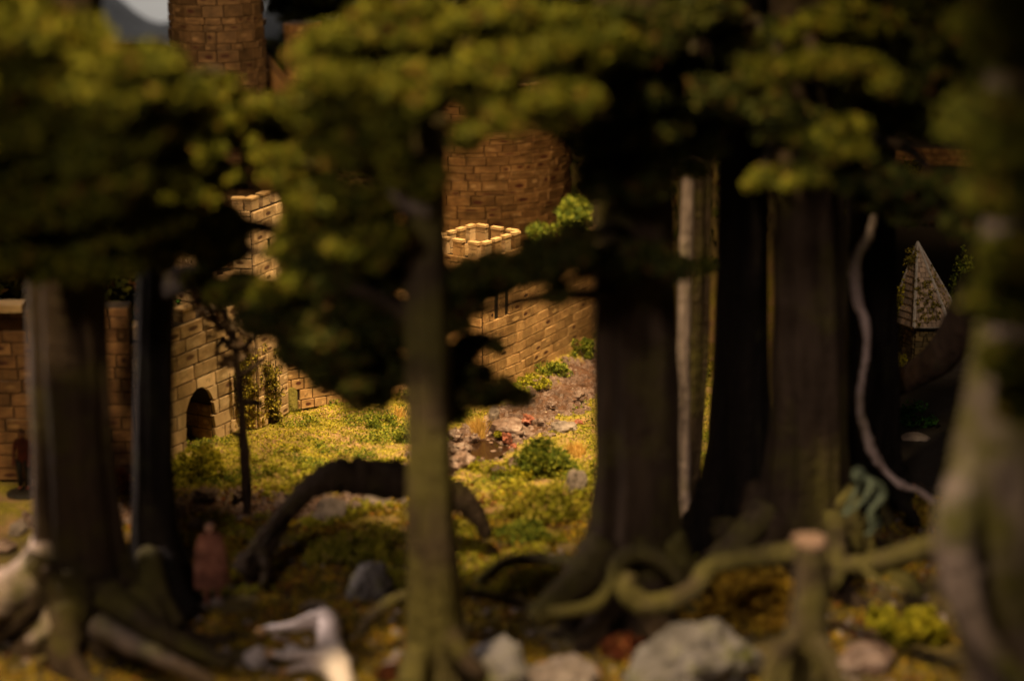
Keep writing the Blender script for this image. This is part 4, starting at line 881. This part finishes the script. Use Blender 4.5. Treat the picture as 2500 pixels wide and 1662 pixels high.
B('dark little shrub climbing the curtain wall', 1422, 790, 36, 60, 900, .008, M_bush)
B('row of low green scrub at the curtain wall foot, far half', 1355, 900, 80, 30, 1500, .008, M_bush)
B('row of low green scrub at the curtain wall foot, near half', 1300, 930, 80, 30, 1500, .008, M_bush_y)
B('dark grass clump at the back of the clearing beside the hanging spray', 935, 1030, 80, 26, 1400, .009, M_bush)
B('dark grass clump near the mossy central trunk in the clearing', 985, 1065, 50, 36, 1200, .009, M_bush)
B('small green tuft in the middle of the clearing', 720, 1095, 28, 12, 300, .007, M_bush_y)
B('red-brown heather between the two left-hand trunks', 300, 1175, 60, 75, 1800, .010, M_red)
B('yellow-leaved shrub against the left wall between the two trunks', 300, 920, 70, 150, 2400, .013, M_bush_y, z=.16)
B('dark green shrub at the left edge in the gateway', 10, 945, 60, 60, 800, .012, M_bush_green, z=.1)
B('yellow shrub on the grey-lit edge of the left-hand tree', 62, 930, 40, 130, 900, .013, M_bush_y, z=.16)
B('blurred rust-red shrub at the bottom edge before the big boulder', 1530, 1575, 110, 70, 1600, .020, M_red)
B('bright green blurred bush in the right foreground', 2230, 1520, 150, 90, 2600, .022, M_bush_y)
B('small bright green bush left of the blurred foreground bush', 2150, 1500, 70, 60, 900, .022, M_bush_y)
B('small moss bush at the feet of the green crouching figure', 2090, 1290, 50, 30, 600, .015, M_bush_y)
B('orange-yellow moss mound right of the crouching figure', 2240, 1240, 110, 60, 1800, .016, M_moss_fg)
B('orange-brown moss mound under the looping root', 1820, 1450, 330, 120, 12000, .015, m_leaf('moss_bank', [(0, (.12, .07, .012)), (.5, (.40, .24, .022)), (1, (.60, .38, .04))]), k=40)
B('yellow moss mound before the foot of the broad trunk', 1320, 1230, 180, 90, 5000, .011, M_moss, k=26)
B('rust-red tuft right of the yellow moss mound', 1375, 1230, 60, 60, 1000, .010, M_red)
B('green moss mound in front of the yellow moss mound', 1270, 1290, 150, 50, 2600, .012, M_bush)
B('moss mound around the pale rounded rock', 850, 1330, 220, 70, 4200, .012, M_moss, k=26)
B('orange-leaved plant under the arching bough beside the russet figure', 640, 1400, 60, 70, 900, .016, M_red)
B('yellow-green moss mound behind the russet figure', 560, 1330, 100, 50, 1500, .014, M_moss_fg)
B('small rust tuft at the bottom edge beside the central trunk foot', 960, 1640, 70, 40, 800, .02, M_red)
B('yellow shrub left of the slate-roofed house', 2195, 770, 30, 160, 1200, .009, M_bush_y, z=.12)
B('yellow sprig hanging left of the house eaves', 2200, 880, 30, 40, 300, .009, M_bush_y, z=.05)
B('dark green shrub right of the slate-roofed house', 2350, 690, 60, 130, 1500, .011, M_bush, z=.3)
B('pale yellow plant below the far brown wall', 2222, 425, 50, 50, 700, .012, M_bush_y, z=1.0)
B('dim dark shrub in the shade below the sweeping root', 2230, 1010, 110, 60, 900, .012, M_bush_green)
B('bright green plant on the gate wall above the arch', 450, 735, 60, 90, 900, .012, M_bush_green, z=.45)
# roof moss
mr_ = []
for k in range(60):
    a_, b_ = random.uniform(0, 1), random.uniform(0, .55) ** 1.0
    p = Vector((*P6[0], ez)).lerp(Vector((*P6[1], ez)), a_).lerp(Vector((ap.x, HY, ap.z)), b_); mr_.append(ell_points((p.x, p.y - .006, p.z + .004), .012, .006, .010, 26, .3))
for k in range(40):
    a_, b_ = random.uniform(0, 1), random.uniform(0, .8)
    p = Vector((*P6[1], ez)).lerp(Vector((*P6[2], ez)), a_).lerp(Vector((ap.x, HY, ap.z)), b_); mr_.append(ell_points((p.x, p.y, p.z + .004), .012, .01, .010, 26, .3))
for k in range(20):
    p = Vector((ap.x, HY, ap.z)) + Vector((random.uniform(-.06, -.0), -.03, random.uniform(-.12, -.01))); mr_.append(ell_points(p, .014, .01, .012, 26, .3))
mo = tag(quads_mesh('moss', np.concatenate(mr_), .006, M_ivy), 'dry yellow moss over the slates', kind='stuff'); mo.parent = hs; mo.matrix_parent_inverse = PINV[hs.name]
# ivy on the corner tower
iv = thing('ivy', (T2.x - .05, T2.y - .04, 0), 'yellow-leaved ivy climbing the foot of the tall narrow tower', 'ivy'); pts = []
g = G()
for k in range(130):
    a_ = random.uniform(0, 1); zt_ = random.uniform(.02, .40) * (1 - .4 * abs(a_ - .6)); pxx = 572 + 108 * a_; bp = gp(pxx, 1050 - 20 * a_); top = Vector((bp.x + random.uniform(-.02, .02), bp.y + .03 * a_, zt_))
    pts.append(ell_points(top + Vector((.01, -.035, 0)), .022, .014, .026, 34, .2)); g.tube([bp, (bp + top) / 2 + Vector((random.uniform(-.01, .01), 0, 0)), top], [.003, .002, .001], 4)
quads_mesh('ivy_leaves', np.concatenate(pts), .0085, M_ivy, iv); g.build('stem', M_deadwood, iv)
iv2 = thing('ivy', gp(580, 1050), 'thin trailing ivy strand hanging beside the sapling head on the gate wall corner', 'ivy'); pts = []; g = G()
q = [gp(600, 1040), at(600, 960, 9.3), at(598, 900, 9.28), at(604, 830, 9.28)]; g.tube(q, [.003] * 4, 4); g.build('stem', M_deadwood, iv2)
for k in range(26):
    t_ = random.uniform(0, 1); p = at(600 + random.uniform(-14, 16), 1030 - 220 * t_, 9.25); pts.append(ell_points(p, .012, .01, .012, 9, .2))
quads_mesh('ivy_leaves', np.concatenate(pts), .009, M_ivy, iv2)

# straw tufts
def straw(label, px, py, hpx, n, spread, mat=M_straw):
    c = gp(px, py); s = pxs(c.y, 0); g = G()
    for k in range(n):
        a = random.uniform(0, 6.28); r = random.uniform(0, spread * .35) * s; b = Vector((c.x + r * math.cos(a), c.y + r * math.sin(a), 0)); ln = hpx * s * random.uniform(.6, 1.1)
        tip = b + Vector((random.gauss(-.1, .33) * ln, random.gauss(0, .25) * ln, ln)); mid = (b + tip) / 2 + Vector((0, 0, ln * .08)); w_ = .0019
        g.add([b - Vector((w_, 0, 0)), b + Vector((w_, 0, 0)), mid + Vector((w_ * .8, 0, 0)), tip, mid - Vector((w_ * .8, 0, 0))], [(0, 1, 2, 4), (4, 2, 3)])
    return tag(g.build('straw_tuft', mat), label, 'grass tuft')
straw('pale golden grass tuft beside the upright speckled stone', 1172, 1068, 62, 130, 40)
straw('short golden grass tuft beside the broad trunk, behind the leafy bush', 1408, 1110, 34, 160, 70)
straw('few tall yellow blades at the back of the clearing by the central trunk', 975, 1020, 34, 40, 40)

# ------------------------------------------------------------------ figures
def skin(name, mat, joints, edges, parent, sub=2):
    me = bpy.data.meshes.new(name); me.from_pydata([j[0] for j in joints], edges, []); me.materials.append(mat); o = link(name, me, parent)
    m = o.modifiers.new('skin', 'SKIN'); me.skin_vertices.new() if not me.skin_vertices else None
    for sv, j in zip(me.skin_vertices[0].data, joints):
        r = j[1]; sv.radius = (r, r) if not isinstance(r, tuple) else r
    me.skin_vertices[0].data[0].use_root = True; m.use_smooth_shade = True
    s = o.modifiers.new('subdivision', 'SUBSURF'); s.levels = sub; s.render_levels = sub; return o
def person(label, foot, h, yaw, pose, cloth, skin_m, hair_m, name='person', cloak=None, stick=False):
    """foot: ground point; h: height; pose: dict of joint offsets in head-heights (x right, y forward, z up)"""
    t = thing(name, foot, label, 'person'); u = h / 7.5; Mz = Matrix.Rotation(yaw, 3, 'Z'); J = []; E = []; idx = {}
    def W(p): return Vector(foot) + Mz @ (Vector(p) * u)
    def add(k, p, r, par=None):
        idx[k] = len(J); J.append((W(p), r * u))
        if par is not None: E.append((idx[par], idx[k]))
    P = dict(pelvis=(0, 0, 3.8), belly=(0, 0, 4.5), chest=(0, 0, 5.4), neck=(0, .05, 6.15), head0=(0, .1, 6.5), head1=(0, .1, 7.1),
             shL=(-.8, 0, 5.8), elL=(-1.0, .1, 4.6), wrL=(-.95, .5, 3.7), shR=(.8, 0, 5.8), elR=(1.0, .1, 4.6), wrR=(.95, .5, 3.7),
             hipL=(-.42, 0, 3.6), knL=(-.5, .1, 2.0), anL=(-.5, 0, .3), toL=(-.5, .6, .12), hipR=(.42, 0, 3.6), knR=(.5, .1, 2.0), anR=(.5, 0, .3), toR=(.5, .6, .12))
    P.update(pose)
    add('pelvis', P['pelvis'], .62); add('belly', P['belly'], .58, 'pelvis'); add('chest', P['chest'], .72, 'belly'); add('neck', P['neck'], .26, 'chest')
    add('head0', P['head0'], .40, 'neck'); add('head1', P['head1'], .40, 'head0')
    for s in 'LR':
        add('sh' + s, P['sh' + s], .30, 'chest'); add('el' + s, P['el' + s], .23, 'sh' + s); add('wr' + s, P['wr' + s], .16, 'el' + s)
        e, w_ = Vector(P['el' + s]), Vector(P['wr' + s]); d = (w_ - e).normalized(); side = Vector((1, 0, 0)) if s == 'R' else Vector((-1, 0, 0))
        add('pa' + s, w_ + d * .28, .17, 'wr' + s)
        for f_, (o_, l_) in enumerate(((-.16, .36), (-.05, .42), (.06, .4), (.16, .32))):
            b = w_ + d * .36 + Vector((o_, 0, 0)); add('f%d%s' % (f_, s), b + d * l_ * .5, .06, 'pa' + s); add('g%d%s' % (f_, s), b + d * l_ * .9 + Vector((0, .08, -.06)), .045, 'f%d%s' % (f_, s))
        add('th' + s, w_ + d * .3 - side * .28 + Vector((0, .1, 0)), .06, 'pa' + s)
        add('hip' + s, P['hip' + s], .42, 'pelvis'); add('kn' + s, P['kn' + s], .30, 'hip' + s); add('an' + s, P['an' + s], .19, 'kn' + s); add('to' + s, P['to' + s], .17, 'an' + s)
    skin('body', cloth, J, E, t)
    # head with face: skull, nose, ears, hair cap
    hd = (Vector(P['head0']) + Vector(P['head1'])) / 2; c = W(hd)
    bm = bmesh.new(); bmesh.ops.create_uvsphere(bm, u_segments=16, v_segments=12, radius=.5 * u)
    for v in bm.verts: v.co = Vector((v.co.x * .8, v.co.y * .95, v.co.z * 1.08 - (.06 * u if v.co.y > 0 and v.co.z < 0 else 0)))
    for (x, y, z, r) in ((0, .5, -.02, .09), (-.4, 0, 0, .1), (.4, 0, 0, .1), (0, .44, -.24, .07)):
        r_ = bmesh.ops.create_icosphere(bm, subdivisions=1, radius=r * u); bmesh.ops.translate(bm, vec=Vector((x, y, z)) * u, verts=r_['verts'])
    bmesh.ops.transform(bm, matrix=Matrix.Translation(c) @ Mz.to_4x4(), verts=bm.verts); me = bpy.data.meshes.new('head'); bm.to_mesh(me); bm.free(); me.materials.append(skin_m)
    me.polygons.foreach_set('use_smooth', [True] * len(me.polygons)); hdo = link('head', me, t)
    for sx in (-.16, .16):
        g = G(); e = W(hd + Vector((sx, .43, .06))); g.box(e, (.09 * u, .06 * u, .06 * u)); eo = g.build('eye', M_black, hdo)
    bm = bmesh.new(); bmesh.ops.create_uvsphere(bm, u_segments=16, v_segments=10, radius=.55 * u)
    bmesh.ops.delete(bm, geom=[v for v in bm.verts if v.co.z < -.25 * u or (v.co.y > .2 * u and v.co.z < .22 * u)], context='VERTS')
    for v in bm.verts: v.co.x *= .86
    bmesh.ops.transform(bm, matrix=Matrix.Translation(c + Vector((0, 0, .03 * u))) @ Mz.to_4x4(), verts=bm.verts); me = bpy.data.meshes.new('hair'); bm.to_mesh(me); bm.free(); me.materials.append(hair_m); link('hair', me, t)
    if cloak:
        g = G(); n = 22; prof = [(6.25, .38, .0), (5.9, .95, 0), (5.2, 1.2, -.05), (4.2, 1.35, -.1), (3.2, 1.45, -.1), (2.3, 1.5, -.1), (1.5, 1.52, -.12)]; vs = []
        for (z, r, y) in prof:
            for k in range(n): a = 2 * math.pi * k / n; rr = r * (1 + .07 * math.sin(a * 7) * (6.3 - z) / 4); vs.append(W((rr * math.cos(a), y + rr * .72 * math.sin(a), z)))
        fs = [(i * n + k, i * n + (k + 1) % n, (i + 1) * n + (k + 1) % n, (i + 1) * n + k) for i in range(len(prof) - 1) for k in range(n)]
        g.add(vs, fs); g.build('cloak', cloak, t, True)
    return t, W, u
c = gp(508, 1500); person('blurred figure in a russet cloak standing with its back half turned under the arching bough', (c.x, c.y + .12, hz(c.x, c.y)), .33, R(200), {}, M_russet, M_skin, M_hair, cloak=M_russet)
c = gp(62, 1208); tf, W_, u_ = person('small figure in red tunic and black trousers on a dark round base, left edge', (c.x, c.y, .03), .27, R(170), {}, M_redcloth, M_skin, M_hair)
g = G(); g.tube([(c.x, c.y, -.005), (c.x, c.y, .012), (c.x, c.y, .018)], [.075, .078, .06], 24); g.build('figure_base', M_black, tf, False)
g = G(); 
for sx in (-.5, .5): g.tube([W_((sx, .05, 3.6)), W_((sx, .1, 2.0)), W_((sx, 0, .3))], [.46 * u_, .34 * u_, .25 * u_], 10)
g.build('trousers', M_black, tf, True)
# green crouching figure, leaning forward on a thin stick
c = gp(2120, 1345, 0); c = Vector((c.x, c.y, 0)); c = at(2130, 1300, 7.1)
person('verdigris green figure crouching forward on the roots beside the black trunk', c, .36, R(105),
       dict(pelvis=(0, -.6, 3.0), belly=(0, -.35, 3.5), chest=(0, .35, 4.1), neck=(0, .95, 4.4), head0=(0, 1.25, 4.5), head1=(0, 1.5, 4.9),
            shL=(-.7, .5, 4.2), elL=(-.85, 1.1, 3.1), wrL=(-.6, 1.9, 2.3), shR=(.7, .5, 4.2), elR=(.9, 1.0, 3.2), wrR=(.8, 1.7, 2.0),
            hipL=(-.4, -.6, 2.8), knL=(-.6, .6, 2.2), anL=(-.6, .3, .3), toL=(-.6, .9, .12), hipR=(.4, -.7, 2.8), knR=(.6, -.1, 1.6), anR=(.6, -.9, .3), toR=(.6, -.3, .12)),
       M_verdigris, M_verdigris, M_verdigris)

# lying white pony: rump up the picture, legs stretched to the left, neck going out at the bottom
pc = gp(820, 1580); po = thing('white_pony', (pc.x, pc.y, 0), 'white pony lying on its side in the foreground, legs stretched to the left', 'pony')
def q_(px, py, z): return gp(px, py, z)
s = pxs(6.9, 0)
J = [(q_(808, 1520, .055), 42 * s), (q_(803, 1560, .055), 33 * s), (q_(812, 1600, .055), 36 * s), (q_(830, 1640, .055), 36 * s), (q_(842, 1690, .05), 22 * s), (q_(845, 1750, .04), 18 * s), (q_(815, 1785, .03), 19 * s), (q_(785, 1810, .025), 11 * s),
     # hind leg (upper)
     (q_(770, 1510, .075), 24 * s), (q_(725, 1525, .075), 15 * s), (q_(690, 1530, .06), 9 * s), (q_(655, 1532, .045), 8 * s), (q_(640, 1540, .04), 9 * s),
     # hind leg lying under it
     (q_(806, 1540, .05), 34 * s), (q_(806, 1580, .05), 34 * s),
     # fore legs
     (q_(778, 1602, .065), 20 * s), (q_(738, 1596, .06), 12 * s), (q_(705, 1602, .05), 9 * s), (q_(676, 1596, .04), 9 * s), (q_(664, 1594, .04), 10 * s),
     (q_(785, 1628, .03), 18 * s), (q_(748, 1622, .025), 10 * s), (q_(715, 1632, .02), 8 * s), (q_(694, 1640, .018), 9 * s), (q_(808, 1502, .05), 25 * s)]
E = [(0, 13), (13, 1), (1, 14), (14, 2), (2, 3), (3, 4), (4, 5), (5, 6), (6, 7), (0, 8), (8, 9), (9, 10), (10, 11), (11, 12), (2, 15), (15, 16), (16, 17), (17, 18), (18, 19), (3, 20), (20, 21), (21, 22), (22, 23), (0, 24)]
skin('body', M_hide, J, E, po)
for (a, b) in ((11, 12), (18, 19), (22, 23)):
    p, q = J[a][0], J[b][0]; d = (q - p).normalized(); g = G(); g.tube([q - d * .006, q + d * .016], [.0145, .018], 10); g.build('hoof', M_hoof, po, True)
g = G(); g.tube([q_(806, 1492, .045), q_(785, 1474, .04), q_(755, 1474, .035), q_(728, 1486, .015)], [.009, .015, .016, .006], 10, True, .3); g.build('tail', M_tail, po, True)
for sx in (-1, 1):
    g = G(); p = q_(845 + sx * 6, 1735, .055); g.tube([p, p + Vector((.02 * sx + .02, 0, .025))], [.009, .002], 6); g.build('ear', M_hide, po, True)
g = G(); sm, rr = smooth_path([q_(862, 1650, .06), q_(868, 1700, .065), q_(866, 1745, .06)], [.01, .016, .01]); g.tube(sm, rr, 8, True, .3); g.build('mane', M_tail, po, True)
print('objects', len(bpy.data.objects))
